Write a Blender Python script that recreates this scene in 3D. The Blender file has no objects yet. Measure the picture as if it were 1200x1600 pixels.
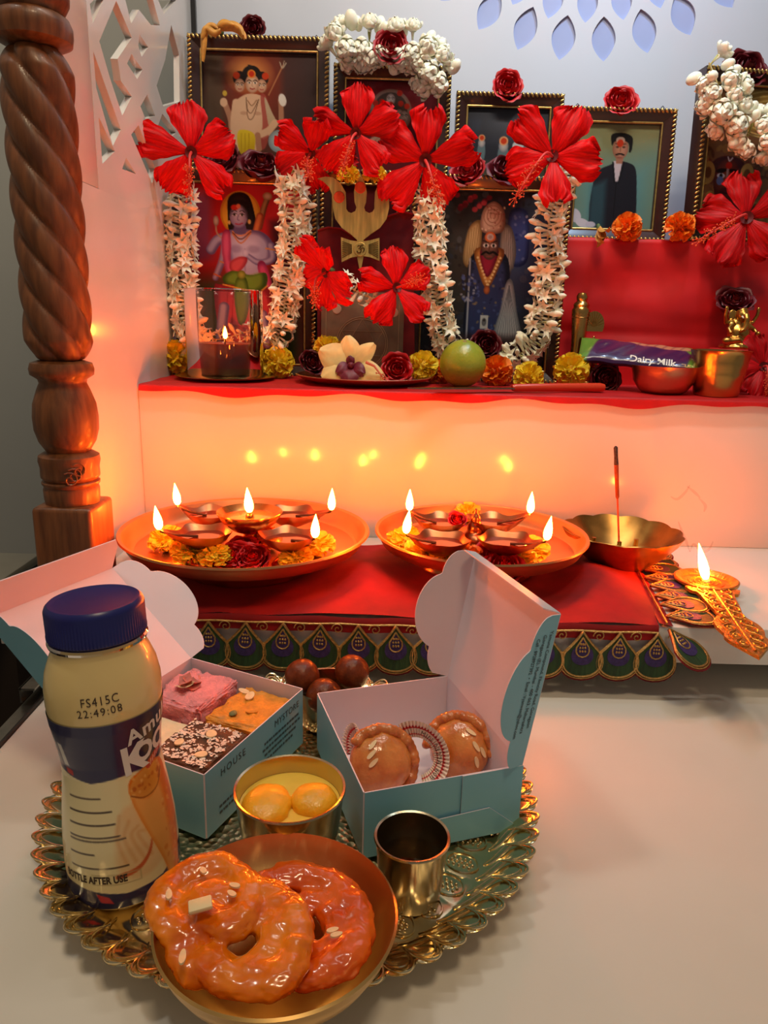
import bpy, bmesh, math, random
import numpy as np
from mathutils import Vector, Matrix, Euler, Quaternion
from mathutils import noise as mnoise
from mathutils.geometry import tessellate_polygon

SC = bpy.context.scene
COL = SC.collection
PI = math.pi
TAU = 2 * PI

# ------------------------------------------------------------------ camera
CAM_Z = 0.30
F_PX = 1150.0
PITCH = math.radians(15.0)
ROLL = math.radians(1.6)
cam_d = bpy.data.cameras.new('camera')
cam_d.sensor_fit = 'VERTICAL'
cam_d.sensor_height = 24.0
cam_d.lens = 24.0 * F_PX / 1600.0
cam_d.clip_start = 0.01
cam = bpy.data.objects.new('camera', cam_d)
COL.objects.link(cam)
cam.matrix_world = (Matrix.Translation((0, 0, CAM_Z)) @ Matrix.Rotation(PI / 2 - PITCH, 4, 'X')
                    @ Matrix.Rotation(ROLL, 4, 'Z'))
SC.camera = cam

# ------------------------------------------------------------------ world, lights, exposure
w = bpy.data.worlds.new('world')
SC.world = w
w.use_nodes = True
w.node_tree.nodes['Background'].inputs[0].default_value = (0.86, 0.78, 0.68, 1)
w.node_tree.nodes['Background'].inputs[1].default_value = 0.14

def area(name, loc, target, size, power, col, spread=None):
    l = bpy.data.lights.new(name, 'AREA')
    l.shape = 'DISK'; l.size = size; l.energy = power; l.color = col
    if spread: l.spread = math.radians(spread)
    o = bpy.data.objects.new(name, l); COL.objects.link(o)
    o.location = loc
    o.rotation_euler = (Vector(target) - Vector(loc)).to_track_quat('-Z', 'Y').to_euler()
    return o
# cool downlight in the canopy above the altar, towards its right side
area('canopy_downlight', (0.34, 0.80, 1.10), (0.24, 1.07, 0.62), 0.06, 0.75, (0.50, 0.72, 1.0), 110)
# added warm-white fill without a seen source, brightens pictures and upper step
cs = area('added_altar_fill', (0.10, 0.60, 1.08), (0.10, 0.99, 0.34), 0.50, 1.25, (1.0, 0.90, 0.76), 110)
cs.data.shape = 'RECTANGLE'; cs.data.size_y = 0.03
# added fill with no seen fixture, lifts the grey room wall
area('added_wall_fill', (-0.72, 0.55, 1.9), (-0.75, 1.3, 0.3), 0.25, 5.0, (1.0, 0.93, 0.80))
# warm ceiling lamp of the room, high behind the camera
area('room_ceiling_lamp', (0.20, -0.22, 1.9), (0.05, 0.5, 0.1), 0.35, 8.2, (1.0, 0.76, 0.48))

SC.view_settings.view_transform = 'Standard'
SC.view_settings.look = 'None'
SC.view_settings.exposure = 0.2
SC.view_settings.gamma = 1.0
SC.view_settings.use_curve_mapping = False
FLAME_POWER = 285.0

# ------------------------------------------------------------------ helpers
def P(px, py, x=None, y=None, z=None):
    """the point of the plane x=, y= or z= seen at a pixel of the 1200x1600 frame"""
    a, b = px - 600.0, py - 800.0
    c, s = math.cos(ROLL), math.sin(ROLL)
    u = (a * c + b * s) / F_PX
    v = -(b * c - a * s) / F_PX
    d = Vector((u, math.cos(PITCH) + v * math.sin(PITCH), -math.sin(PITCH) + v * math.cos(PITCH)))
    o = Vector((0, 0, CAM_Z))
    if x is not None: t = x / d.x
    elif y is not None: t = y / d.y
    else: t = (z - CAM_Z) / d.z
    return o + d * t

def lin(c):
    c = c / 255.0
    return c / 12.92 if c <= 0.04045 else ((c + 0.055) / 1.055) ** 2.4
def C(r, g, b): return (lin(r), lin(g), lin(b))

MATS = {}
def mat(name, col=None, rough=0.5, metal=0.0, var=0.0, vscale=40.0, bump=0.0, bscale=200.0, coat=0.0, sheen=0.0,
        sss=0.0, sssr=(0.004, 0.002, 0.001), spec=0.5, stretch=None, col2=None, detail=4.0, dist=0.0, bkind='noise',
        ramp=None, attr=None, rvar=0.0):
    if name in MATS: return MATS[name]
    m = bpy.data.materials.new(name); m.use_nodes = True
    N, L = m.node_tree.nodes, m.node_tree.links
    b = N['Principled BSDF']
    b.inputs['Roughness'].default_value = rough
    b.inputs['Metallic'].default_value = metal
    b.inputs['Coat Weight'].default_value = coat
    b.inputs['Coat Roughness'].default_value = 0.08
    b.inputs['Specular IOR Level'].default_value = spec
    if sheen:
        b.inputs['Sheen Weight'].default_value = sheen
        b.inputs['Sheen Roughness'].default_value = 0.4
        b.inputs['Sheen Tint'].default_value = (*[min(1, c * 2.2 + .03) for c in col], 1)
    if sss:
        b.inputs['Subsurface Weight'].default_value = sss
        b.inputs['Subsurface Radius'].default_value = (1, .5, .25)
        b.inputs['Subsurface Scale'].default_value = sssr[0]
    tc = N.new('ShaderNodeTexCoord')
    mp = N.new('ShaderNodeMapping')
    L.new(tc.outputs['Object'], mp.inputs['Vector'])
    if stretch: mp.inputs['Scale'].default_value = stretch
    if attr:
        at = N.new('ShaderNodeAttribute'); at.attribute_name = attr
        base = at.outputs['Color']
    else:
        base = None
        b.inputs['Base Color'].default_value = (*col, 1)
    if var or col2:
        n = N.new('ShaderNodeTexNoise'); n.inputs['Scale'].default_value = vscale
        n.inputs['Detail'].default_value = detail; n.inputs['Distortion'].default_value = dist
        L.new(mp.outputs['Vector'], n.inputs['Vector'])
        r = N.new('ShaderNodeValToRGB')
        L.new(n.outputs['Fac'], r.inputs['Fac'])
        lo, hi = ramp or (0.33, 0.67)
        r.color_ramp.elements[0].position = lo; r.color_ramp.elements[1].position = hi
        if attr:
            r.color_ramp.elements[0].color = (1 - var, 1 - var, 1 - var, 1); r.color_ramp.elements[1].color = (1, 1, 1, 1)
            mx = N.new('ShaderNodeMix'); mx.data_type = 'RGBA'; mx.blend_type = 'MULTIPLY'
            mx.inputs[0].default_value = 1
            L.new(base, mx.inputs[6]); L.new(r.outputs['Color'], mx.inputs[7])
            base = mx.outputs[2]
        else:
            c2 = col2 or tuple(min(1, c * (1 + var)) for c in col)
            c1 = col if col2 else tuple(c * (1 - var) for c in col)
            r.color_ramp.elements[0].color = (*c1, 1); r.color_ramp.elements[1].color = (*c2, 1)
            base = r.outputs['Color']
        if rvar:
            mr = N.new('ShaderNodeMapRange')
            mr.inputs['To Min'].default_value = max(0, rough - rvar); mr.inputs['To Max'].default_value = rough + rvar
            L.new(n.outputs['Fac'], mr.inputs['Value']); L.new(mr.outputs['Result'], b.inputs['Roughness'])
    if base is not None: L.new(base, b.inputs['Base Color'])
    if bump:
        if bkind == 'voronoi':
            n2 = N.new('ShaderNodeTexVoronoi'); n2.inputs['Scale'].default_value = bscale; out = n2.outputs['Distance']
        else:
            n2 = N.new('ShaderNodeTexNoise'); n2.inputs['Scale'].default_value = bscale; n2.inputs['Detail'].default_value = 3; out = n2.outputs['Fac']
        L.new(mp.outputs['Vector'], n2.inputs['Vector'])
        bp = N.new('ShaderNodeBump'); bp.inputs['Strength'].default_value = bump; bp.inputs['Distance'].default_value = 0.001
        L.new(out, bp.inputs['Height']); L.new(bp.outputs['Normal'], b.inputs['Normal'])
        if coat: L.new(bp.outputs['Normal'], b.inputs['Coat Normal'])
    MATS[name] = m
    return m

def glass_mat(name, tint=(1, 1, 1), ior=1.45, gloss=1.0):
    if name in MATS: return MATS[name]
    m = bpy.data.materials.new(name); m.use_nodes = True
    N, L = m.node_tree.nodes, m.node_tree.links
    N.remove(N['Principled BSDF'])
    t = N.new('ShaderNodeBsdfTransparent'); t.inputs[0].default_value = (*tint, 1)
    g = N.new('ShaderNodeBsdfGlossy'); g.inputs['Roughness'].default_value = 0.02
    f = N.new('ShaderNodeFresnel'); f.inputs['IOR'].default_value = ior
    mu = N.new('ShaderNodeMath'); mu.operation = 'MULTIPLY'; mu.inputs[1].default_value = gloss
    x = N.new('ShaderNodeMixShader')
    L.new(f.outputs[0], mu.inputs[0]); L.new(mu.outputs[0], x.inputs[0]); L.new(t.outputs[0], x.inputs[1]); L.new(g.outputs[0], x.inputs[2])
    L.new(x.outputs[0], N['Material Output'].inputs[0])
    MATS[name] = m
    return m

def emit_mat(name, col, strength):
    if name in MATS: return MATS[name]
    m = bpy.data.materials.new(name); m.use_nodes = True
    N, L = m.node_tree.nodes, m.node_tree.links
    N.remove(N['Principled BSDF'])
    e = N.new('ShaderNodeEmission'); e.inputs[0].default_value = (*col, 1); e.inputs[1].default_value = strength
    L.new(e.outputs[0], N['Material Output'].inputs[0])
    MATS[name] = m
    return m

def rotm(d, up=(0, 0, 1), spin=0.0):
    """rotation taking local +Z to d, then spin about it"""
    q = Vector(d).normalized().to_track_quat('Z', 'Y')
    return q.to_matrix().to_4x4() @ Matrix.Rotation(spin, 4, 'Z')
def T(*a): return Matrix.Translation(a[0] if len(a) == 1 else a)
def RX(a): return Matrix.Rotation(a, 4, 'X')
def RY(a): return Matrix.Rotation(a, 4, 'Y')
def RZ(a): return Matrix.Rotation(a, 4, 'Z')
def S(a, b=None, c=None):
    return Matrix.Diagonal((a, a if b is None else b, a if c is None else c, 1))

class MB:
    def __init__(s): s.V = []; s.F = []; s.MI = []
    def add(s, vs, fs, mi=0, M=None):
        k = len(s.V)
        s.V.extend([(M @ Vector(v)) if M else Vector(v) for v in vs])
        s.F.extend([tuple(i + k for i in f) for f in fs]); s.MI.extend([mi] * len(fs))
        return s
    def box(s, c, d, M=None, bev=0.0, mi=0, seg=2):
        bm = bmesh.new(); bmesh.ops.create_cube(bm, size=1)
        for v in bm.verts: v.co = Vector((v.co.x * d[0] + c[0], v.co.y * d[1] + c[1], v.co.z * d[2] + c[2]))
        if bev: bmesh.ops.bevel(bm, geom=bm.edges[:], offset=bev, segments=seg, profile=0.5, affect='EDGES')
        bm.verts.index_update()
        s.add([v.co.copy() for v in bm.verts], [[v.index for v in f.verts] for f in bm.faces], mi, M); bm.free()
        return s
    def lathe(s, prof, seg=48, fun=None, M=None, mi=0, a0=0.0):
        vs, fs, rows = [], [], []
        for i, (r, z) in enumerate(prof):
            if r <= 1e-7 and fun is None:
                rows.append([len(vs)]); vs.append((0, 0, z))
            else:
                row = []
                for k in range(seg):
                    a = a0 + TAU * k / seg
                    rr, zz = (r, z) if fun is None else fun(a, i, r, z)
                    row.append(len(vs)); vs.append((rr * math.cos(a), rr * math.sin(a), zz))
                rows.append(row)
        for A, B in zip(rows, rows[1:]):
            if len(A) == 1 and len(B) == 1: continue
            for k in range(seg):
                k2 = (k + 1) % seg
                if len(A) == 1: fs.append((A[0], B[k2], B[k])[::-1] if False else (A[0], B[k], B[k2]))
                elif len(B) == 1: fs.append((A[k], B[0], A[k2]))
                else: fs.append((A[k], B[k], B[k2], A[k2]))
        return s.add(vs, fs, mi, M)
    def tube(s, path, rad, seg=8, caps=True, M=None, mi=0, closed=False):
        path = [Vector(p) for p in path]; n = len(path)
        rad = rad if isinstance(rad, (list, tuple)) else [rad] * n
        tang = []
        for i in range(n):
            if closed: t = path[(i + 1) % n] - path[i - 1]
            else: t = path[min(i + 1, n - 1)] - path[max(i - 1, 0)]
            tang.append(t.normalized() if t.length > 1e-9 else Vector((0, 0, 1)))
        nrm = tang[0].orthogonal().normalized()
        vs, fs = [], []
        for i in range(n):
            nrm = (nrm - tang[i] * nrm.dot(tang[i]))
            nrm = nrm.normalized() if nrm.length > 1e-6 else tang[i].orthogonal().normalized()
            bi = tang[i].cross(nrm)
            for k in range(seg):
                a = TAU * k / seg
                vs.append(path[i] + (nrm * math.cos(a) + bi * math.sin(a)) * rad[i])
        m = n if closed else n - 1
        for i in range(m):
            j = (i + 1) % n
            for k in range(seg):
                k2 = (k + 1) % seg
                fs.append((i * seg + k, i * seg + k2, j * seg + k2, j * seg + k))
        if caps and not closed:
            fs.append(tuple(range(seg))[::-1]); fs.append(tuple((n - 1) * seg + k for k in range(seg)))
        return s.add(vs, fs, mi, M)
    def ell(s, c, r, seg=16, rings=10, M=None, mi=0, fun=None):
        r = (r, r, r) if not isinstance(r, (tuple, list)) else r
        vs = [(0, 0, 1)]; fs = []
        for i in range(1, rings):
            t = PI * i / rings
            for k in range(seg):
                a = TAU * k / seg
                vs.append((math.sin(t) * math.cos(a), math.sin(t) * math.sin(a), math.cos(t)))
        vs.append((0, 0, -1))
        for k in range(seg): fs.append((0, 1 + k, 1 + (k + 1) % seg))
        for i in range(rings - 2):
            for k in range(seg):
                a = 1 + i * seg + k; b = 1 + i * seg + (k + 1) % seg
                fs.append((a, a + seg, b + seg, b))
        e = len(vs) - 1
        for k in range(seg): fs.append((e, 1 + (rings - 2) * seg + (k + 1) % seg, 1 + (rings - 2) * seg + k))
        vs = [Vector(v) for v in vs]
        if fun: vs = [v * fun(v) for v in vs]
        vs = [Vector((v.x * r[0] + c[0], v.y * r[1] + c[1], v.z * r[2] + c[2])) for v in vs]
        return s.add(vs, fs, mi, M)
    def grid(s, f, nu, nv, M=None, mi=0, closeu=False):
        vs = []; fs = []
        for i in range(nu + (0 if closeu else 1)):
            for j in range(nv + 1):
                vs.append(f(i / nu, j / nv))
        W = nv + 1; R = nu + (0 if closeu else 1)
        for i in range(nu):
            i2 = (i + 1) % R
            for j in range(nv):
                fs.append((i * W + j, i2 * W + j, i2 * W + j + 1, i * W + j + 1))
        return s.add(vs, fs, mi, M)
    def prism(s, pts, z0, z1, M=None, mi=0):
        """closed 2D outline (x,y) extruded z0..z1"""
        n = len(pts)
        tri = tessellate_polygon([[Vector((p[0], p[1], 0)) for p in pts]])
        vs = [(p[0], p[1], z0) for p in pts] + [(p[0], p[1], z1) for p in pts]
        fs = [(i, (i + 1) % n, (i + 1) % n + n, i + n) for i in range(n)]
        for t in tri: fs.append((t[0], t[1], t[2])); fs.append((t[2] + n, t[1] + n, t[0] + n))
        s.add(vs, fs, mi, M)
        return s
    def mesh(s, name, mats, smooth=40, fix=False):
        me = bpy.data.meshes.new(name)
        me.from_pydata([tuple(v) for v in s.V], [], s.F)
        if not isinstance(mats, (list, tuple)): mats = [mats]
        for m in mats: me.materials.append(m)
        me.polygons.foreach_set('material_index', s.MI)
        if fix:
            bm = bmesh.new(); bm.from_mesh(me); bmesh.ops.recalc_face_normals(bm, faces=bm.faces[:]); bm.to_mesh(me); bm.free()
        if smooth:
            me.polygons.foreach_set('use_smooth', [True] * len(me.polygons))
            me.update()
            if smooth < 180: me.set_sharp_from_angle(angle=math.radians(smooth))
        me.update()
        return me
    def build(s, name, mats, parent=None, M=None, smooth=40, fix=False):
        return link(name, s.mesh(name, mats, smooth, fix), parent, M)

def link(name, data, parent=None, M=None):
    o = bpy.data.objects.new(name, data); COL.objects.link(o)
    if parent is not None: o.parent = parent
    if M is not None: o.matrix_local = M
    return o
def tag(o, label, cat, group=None, kind=None):
    if label: o['label'] = label
    if cat: o['category'] = cat
    if group: o['group'] = group
    if kind: o['kind'] = kind
    return o
def thing(name, label, cat, M=None, group=None):
    o = bpy.data.objects.new(name, None); COL.objects.link(o)
    o.empty_display_size = 0.01
    if M is not None: o.matrix_world = M if isinstance(M, Matrix) else T(M)
    return tag(o, label, cat, group)

def eval_mesh(o, name):
    dg = bpy.context.evaluated_depsgraph_get()
    me = bpy.data.meshes.new_from_object(o.evaluated_get(dg))
    me.name = name
    return me

def plate_mesh(name, outer, holes, thick, m, bevel=0.0):
    """flat plate in local XY with holes cut through, thickness along Z"""
    cu = bpy.data.curves.new(name, 'CURVE'); cu.dimensions = '2D'; cu.fill_mode = 'BOTH'; cu.extrude = thick / 2; cu.bevel_depth = bevel
    for loop in [outer] + list(holes):
        sp = cu.splines.new('POLY'); sp.points.add(len(loop) - 1); sp.use_cyclic_u = True
        for p, q in zip(sp.points, loop): p.co = (q[0], q[1], 0, 1)
    o = bpy.data.objects.new(name, cu); COL.objects.link(o)
    me = eval_mesh(o, name)
    bpy.data.objects.remove(o); bpy.data.curves.remove(cu)
    me.materials.clear(); me.materials.append(m)
    for p in me.polygons: p.material_index = 0; p.use_smooth = False
    return me

def text_mesh(body, size, m, extrude=0.00006, align='CENTER', shear=0.0, xscale=1.0, space=1.0, offset=0.0):
    cu = bpy.data.curves.new('lettering', 'FONT'); cu.body = body; cu.size = size; cu.extrude = extrude
    cu.align_x = align; cu.align_y = 'CENTER'; cu.shear = shear; cu.space_character = space; cu.offset = offset
    cu.resolution_u = 3
    o = bpy.data.objects.new('lettering', cu); COL.objects.link(o)
    me = eval_mesh(o, 'lettering')
    bpy.data.objects.remove(o); bpy.data.curves.remove(cu)
    me.materials.clear(); me.materials.append(m)
    if xscale != 1.0:
        for v in me.vertices: v.co.x *= xscale
    return me

def remesh(mb, m, voxel, smooth_it=6, name='body'):
    me = mb.mesh(name, m, 0)
    o = bpy.data.objects.new('tmp', me); COL.objects.link(o)
    r = o.modifiers.new('r', 'REMESH'); r.mode = 'VOXEL'; r.voxel_size = voxel
    s_ = o.modifiers.new('s', 'SMOOTH'); s_.iterations = smooth_it; s_.factor = 0.5
    out = eval_mesh(o, name)
    bpy.data.objects.remove(o); bpy.data.meshes.remove(me)
    for p in out.polygons: p.use_smooth = True
    if not out.materials: out.materials.append(m)
    return out

def crom(pts, n=6, closed=False):
    """Catmull-Rom through the points"""
    pts = [Vector(p) for p in pts]; k = len(pts); out = []
    rng = range(k) if closed else range(k - 1)
    for i in rng:
        p0 = pts[i - 1] if (closed or i > 0) else pts[0] * 2 - pts[1]
        p1 = pts[i]; p2 = pts[(i + 1) % k]
        p3 = pts[(i + 2) % k] if (closed or i + 2 < k) else p2 * 2 - p1
        for j in range(n):
            t = j / n
            out.append(0.5 * ((2 * p1) + (p2 - p0) * t + (2 * p0 - 5 * p1 + 4 * p2 - p3) * t * t + (3 * p1 - p0 - 3 * p2 + p3) * t ** 3))
    if not closed: out.append(pts[-1])
    return out

# painter for flat prints: colours evaluated on a grid, in frame pixels, stored on the mesh
class Canvas:
    def __init__(s, x0, y0, x1, y1, step, bg):
        s.nx = max(2, int(round((x1 - x0) / step))) + 1; s.ny = max(2, int(round((y1 - y0) / step))) + 1
        s.xs = np.linspace(x0, x1, s.nx); s.ys = np.linspace(y0, y1, s.ny)
        s.X, s.Y = np.meshgrid(s.xs, s.ys)
        s.C = np.zeros((s.ny, s.nx, 3)); s.C[:] = bg
        s.soft = step * 0.8
    def mix(s, a, col):
        a = np.clip(a, 0, 1)[..., None]
        s.C = s.C * (1 - a) + np.array(col, float) * a
    def glow(s, cx, cy, rx, ry, col, amt=1.0, p=2.0):
        d = np.sqrt(((s.X - cx) / rx) ** 2 + ((s.Y - cy) / ry) ** 2)
        s.mix(amt * np.clip(1 - d, 0, 1) ** p, col)
    def ell(s, cx, cy, rx, ry, col, rot=0, soft=None, amt=1.0, shade=None):
        c, q = math.cos(math.radians(rot)), math.sin(math.radians(rot))
        u = (s.X - cx) * c + (s.Y - cy) * q; v = -(s.X - cx) * q + (s.Y - cy) * c
        d = np.sqrt((u / rx) ** 2 + (v / ry) ** 2)
        sf = (soft or s.soft) / min(rx, ry)
        a = np.clip((1 - d) / sf + .5, 0, 1) * amt
        if shade is not None:
            t = np.clip(d, 0, 1)[..., None] ** 2
            s.C = s.C * (1 - a[..., None]) + a[..., None] * (np.array(col, float) * (1 - t) + np.array(shade, float) * t)
        else: s.mix(a, col)
    def poly(s, pts, col, smooth=False, amt=1.0, soft=None, col2=None):
        if smooth: pts = [(p.x, p.y) for p in crom([(a, b, 0) for a, b in pts], 5, True)]
        P_ = np.array(pts, float); n = len(P_)
        inside = np.zeros(s.X.shape, bool); dmin = np.full(s.X.shape, 1e9)
        for i in range(n):
            x1, y1 = P_[i]; x2, y2 = P_[(i + 1) % n]
            cond = ((y1 > s.Y) != (y2 > s.Y))
            if abs(y2 - y1) > 1e-9: inside ^= cond & (s.X < (x2 - x1) * (s.Y - y1) / (y2 - y1) + x1)
            dx, dy = x2 - x1, y2 - y1; L2 = dx * dx + dy * dy + 1e-9
            t = np.clip(((s.X - x1) * dx + (s.Y - y1) * dy) / L2, 0, 1)
            dmin = np.minimum(dmin, (s.X - x1 - t * dx) ** 2 + (s.Y - y1 - t * dy) ** 2)
        d = np.sqrt(dmin) * np.where(inside, 1, -1)
        a = np.clip(d / (soft or s.soft) + .5, 0, 1) * amt
        if col2 is not None:
            y0, y1 = P_[:, 1].min(), P_[:, 1].max()
            t = np.clip((s.Y - y0) / (y1 - y0 + 1e-9), 0, 1)[..., None]
            cc = np.array(col, float) * (1 - t) + np.array(col2, float) * t
            s.C = s.C * (1 - a[..., None]) + a[..., None] * cc
        else: s.mix(a, col)
    def line(s, pts, w, col, amt=1.0, smooth=True, w2=None, soft=None):
        if smooth and len(pts) > 2: pts = [(p.x, p.y) for p in crom([(a, b, 0) for a, b in pts], 5)]
        n = len(pts); best = np.full(s.X.shape, -1e9)
        for i in range(n - 1):
            x1, y1 = pts[i]; x2, y2 = pts[i + 1]
            dx, dy = x2 - x1, y2 - y1; L2 = dx * dx + dy * dy + 1e-9
            t = np.clip(((s.X - x1) * dx + (s.Y - y1) * dy) / L2, 0, 1)
            ww = w if w2 is None else w + (w2 - w) * ((i + t) / (n - 1))
            best = np.maximum(best, ww / 2 - np.sqrt((s.X - x1 - t * dx) ** 2 + (s.Y - y1 - t * dy) ** 2))
        s.mix(np.clip(best / (soft or s.soft) + .5, 0, 1) * amt, col)
    def speck(s, x0, y0, x1, y1, n, rmin, rmax, cols, seed=0, amt=0.8):
        r = random.Random(seed)
        for _ in range(n):
            s.ell(r.uniform(x0, x1), r.uniform(y0, y1), r.uniform(rmin, rmax), r.uniform(rmin, rmax), r.choice(cols), r.uniform(0, 180), amt=amt)
    def mesh(s, name, fn, m):
        """fn(px,py)->(x,y,z) local"""
        vs = [fn(x, y) for y in s.ys for x in s.xs]
        W = s.nx
        fs = [(j * W + i, (j + 1) * W + i, (j + 1) * W + i + 1, j * W + i + 1) for j in range(s.ny - 1) for i in range(W - 1)]
        me = bpy.data.meshes.new(name); me.from_pydata([tuple(v) for v in vs], [], fs)
        at = me.color_attributes.new('print', 'FLOAT_COLOR', 'POINT')
        c = np.clip(s.C / 255.0, 0, 1)
        l = np.where(c <= 0.04045, c / 12.92, ((c + .055) / 1.055) ** 2.4)
        buf = np.ones((s.ny * s.nx, 4), np.float32); buf[:, :3] = l.reshape(-1, 3)
        at.data.foreach_set('color', buf.ravel())
        me.materials.append(m)
        for p in me.polygons: p.use_smooth = True
        me.update()
        return me
# ------------------------------------------------------------------ levels of the altar
Z1, Z2, Z3 = 0.060, 0.221, 0.397      # lower step, upper step, picture ledge
Y1, Y2, Y3, YB = 0.558, 0.784, 0.965, 1.075   # their front edges, back panel
XL, XR = -0.264, 0.80

m_lam = mat('white_laminate', C(226, 222, 216), 0.16, var=0.03, vscale=6, bump=0.02, bscale=30, coat=0.4)
m_slab = mat('cream_laminate', C(222, 216, 206), 0.38, var=0.03, vscale=9, bump=0.02, bscale=400)
m_side = mat('white_side_laminate', C(224, 219, 212), 0.22, var=0.06, vscale=9, coat=0.3, detail=6, ramp=(0.3, 0.75))
m_wallb = mat('white_back_panel', C(204, 210, 222), 0.45, var=0.02, vscale=5)
m_recess = mat('pale_blue_backing', C(160, 174, 218), 0.6, var=0.03, vscale=20)
m_room = mat('grey_painted_wall', C(186, 185, 178), 0.8, var=0.03, vscale=3, bump=0.1, bscale=300)
m_floor = mat('dark_floor', C(58, 46, 38), 0.5, var=0.1, vscale=10)
m_dark = mat('dark_corner_strip', C(38, 36, 36), 0.3)
m_steel = mat('dull_steel', C(150, 146, 138), 0.32, metal=1.0, var=0.15, vscale=60)

def rect(x0, z0, x1, z1): return [(x0, z0), (x1, z0), (x1, z1), (x0, z1)]

# floor of the room, far below; room wall behind
tag(MB().box((0, 0.2, -0.71), (4.4, 3.2, 0.02)).build('floor', m_floor, smooth=0), None, None, kind='structure')
tag(MB().box((0.0, 1.62, 0.5), (4.4, 0.03, 2.4)).build('wall_back', m_room, smooth=0), None, None, kind='structure')
tag(MB().box((-1.15, 0.2, 0.5), (0.03, 3.2, 2.4)).build('wall_left', m_room, smooth=0), None, None, kind='structure')

# back panel of the shrine with petal cut-outs
def petal(bx, by, tx, ty, wd, n=12):
    k = 2.3077; o = 680.0
    b = P(o + bx / k, by / k, y=YB); t = P(o + tx / k, ty / k, y=YB)
    ax = Vector((t.x - b.x, t.z - b.z)); pr = Vector((-ax.y, ax.x)).normalized(); wl = wd / k / F_PX * 1.0
    L_ = []
    for i in range(n):
        s_ = i / n; L_.append(Vector((b.x, b.z)) + ax * s_ + pr * (wl / 2 * math.sin(PI * s_) ** 0.85))
    for i in range(n):
        s_ = 1 - i / n; L_.append(Vector((b.x, b.z)) + ax * s_ - pr * (wl / 2 * math.sin(PI * s_) ** 0.85))
    return [(p.x, p.y) for p in L_]
pet = [(157, 105, 235, -30, 76), (298, 178, 355, 22, 78), (448, 215, 480, 52, 82), (608, 220, 610, 57, 82), (768, 190, 743, 30, 82),
       (922, 125, 870, -20, 82), (1075, 25, 1000, -105, 80), (408, 65, 445, -75, 70), (542, 80, 560, -65, 70), (680, 70, 668, -70, 70),
       (815, 28, 785, -110, 70), (280, 15, 335, -110, 70), (20, 0, 120, -110, 72), (480, -80, 505, -190, 60), (610, -85, 612, -195, 60),
       (735, -95, 712, -195, 60), (370, -110, 420, -205, 60), (850, -125, 805, -220, 60), (930, -55, 885, -190, 60)]
me = plate_mesh('wall_back_panel', rect(XL, 0.03, XR, 1.12), [petal(*p) for p in pet], 0.0024, m_wallb)
o = link('shrine_back_panel', me, None, T(0, YB + 0.003, 0) @ RX(PI / 2))
tag(o, 'white back panel of the shrine with leaf-shaped cut-outs', 'panel', kind='structure')
b_ = MB().box(((XL + XR) / 2, YB + 0.0080, 0.57), (XR - XL, 0.006, 1.10)).build('backing_board', m_recess, smooth=0)
b_.parent = o; b_.matrix_parent_inverse = o.matrix_world.inverted() if False else (T(0, YB + 0.003, 0) @ RX(PI / 2)).inverted()

# left side of the shrine: lower board, front stile, pierced lattice above
XI = XL
side = MB().box((XI - 0.008, (0.625 + YB) / 2, (0.0 + 0.402) / 2), (0.016, YB - 0.625, 0.402)).build('shrine_side_panel', m_side, smooth=0)
tag(side, 'glossy white side board of the shrine behind the carved pillar', 'panel', kind='structure')
MB().box((XI - 0.008, (0.625 + 0.712) / 2, 0.76), (0.016, 0.712 - 0.625, 0.715), bev=0.001).build('stile', m_side, side)
k3 = 3.0
def lp(zx, zy):
    p = P(zx / k3, zy / k3, x=XI)
    return (p.y, p.z)
holes_px = [
    [(424, 20), (440, 4), (482, 0), (436, 104)],
    [(476, 205), (546, 28), (612, 185), (552, 278), (566, 372), (612, 440), (572, 522), (520, 360)],
    [(596, 2), (712, 0), (742, 112), (704, 112), (654, 48), (622, 108)],
    [(655, 165), (692, 220), (664, 262), (650, 215)],
    [(618, 258), (664, 325), (642, 366), (600, 300)],
    [(746, 4), (822, 0), (770, 62)],
    [(443, 262), (560, 598), (526, 668), (456, 420)],
    [(466, 560), (534, 706), (482, 760)],
    [(690, 448), (724, 540), (684, 556), (662, 500)],
    [(800, 92), (834, 240), (838, 480), (770, 520), (742, 420), (776, 280)],
    [(622, 640), (652, 598), (724, 786), (710, 848)],
    [(592, 742), (634, 812), (576, 792)],
    [(762, 540), (800, 590), (820, 620), (740, 700), (728, 640)],
]
hz = []
for hi_, h in enumerate(holes_px):
    g = [lp(*q) for q in h]; cx_ = sum(p[0] for p in g) / len(g); cz_ = sum(p[1] for p in g) / len(g)
    hz.append([(cx_ + (a - cx_) * 1.12, cz_ + (b - cz_) * (.92 if hi_ == 9 else 1.09)) for a, b in g])
# the same motif again above the frame of the picture
dzm = 0.165
hz += [[(a, b + dzm) for a, b in h] for h in hz if max(b for a, b in h) + dzm < 1.0 and min(b for a, b in h) > 0.46]
hz += [[(a, b + 0.34) for a, b in h] for h in hz if min(b for a, b in h) > 0.47 and max(b for a, b in h) + .34 < 1.1]
me = plate_mesh('lattice_panel', rect(0.712, 0.402, YB - 0.004, 1.115), hz, 0.007, m_side)
lat = link('lattice_screen', me, None, Matrix(((0, 0, 1, XI - 0.0035), (1, 0, 0, 0), (0, 1, 0, 0), (0, 0, 0, 1))))
tag(lat, 'white pierced lattice screen with diamond openings in the side of the shrine', 'lattice')
tag(MB().box((XI + 0.003, YB - 0.003, 0.57), (0.006, 0.006, 1.08)).build('corner_gap_strip', m_dark, smooth=0), None, None, kind='structure')  # dark-coloured strip standing in for the shadowy gap at the back corner

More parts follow.
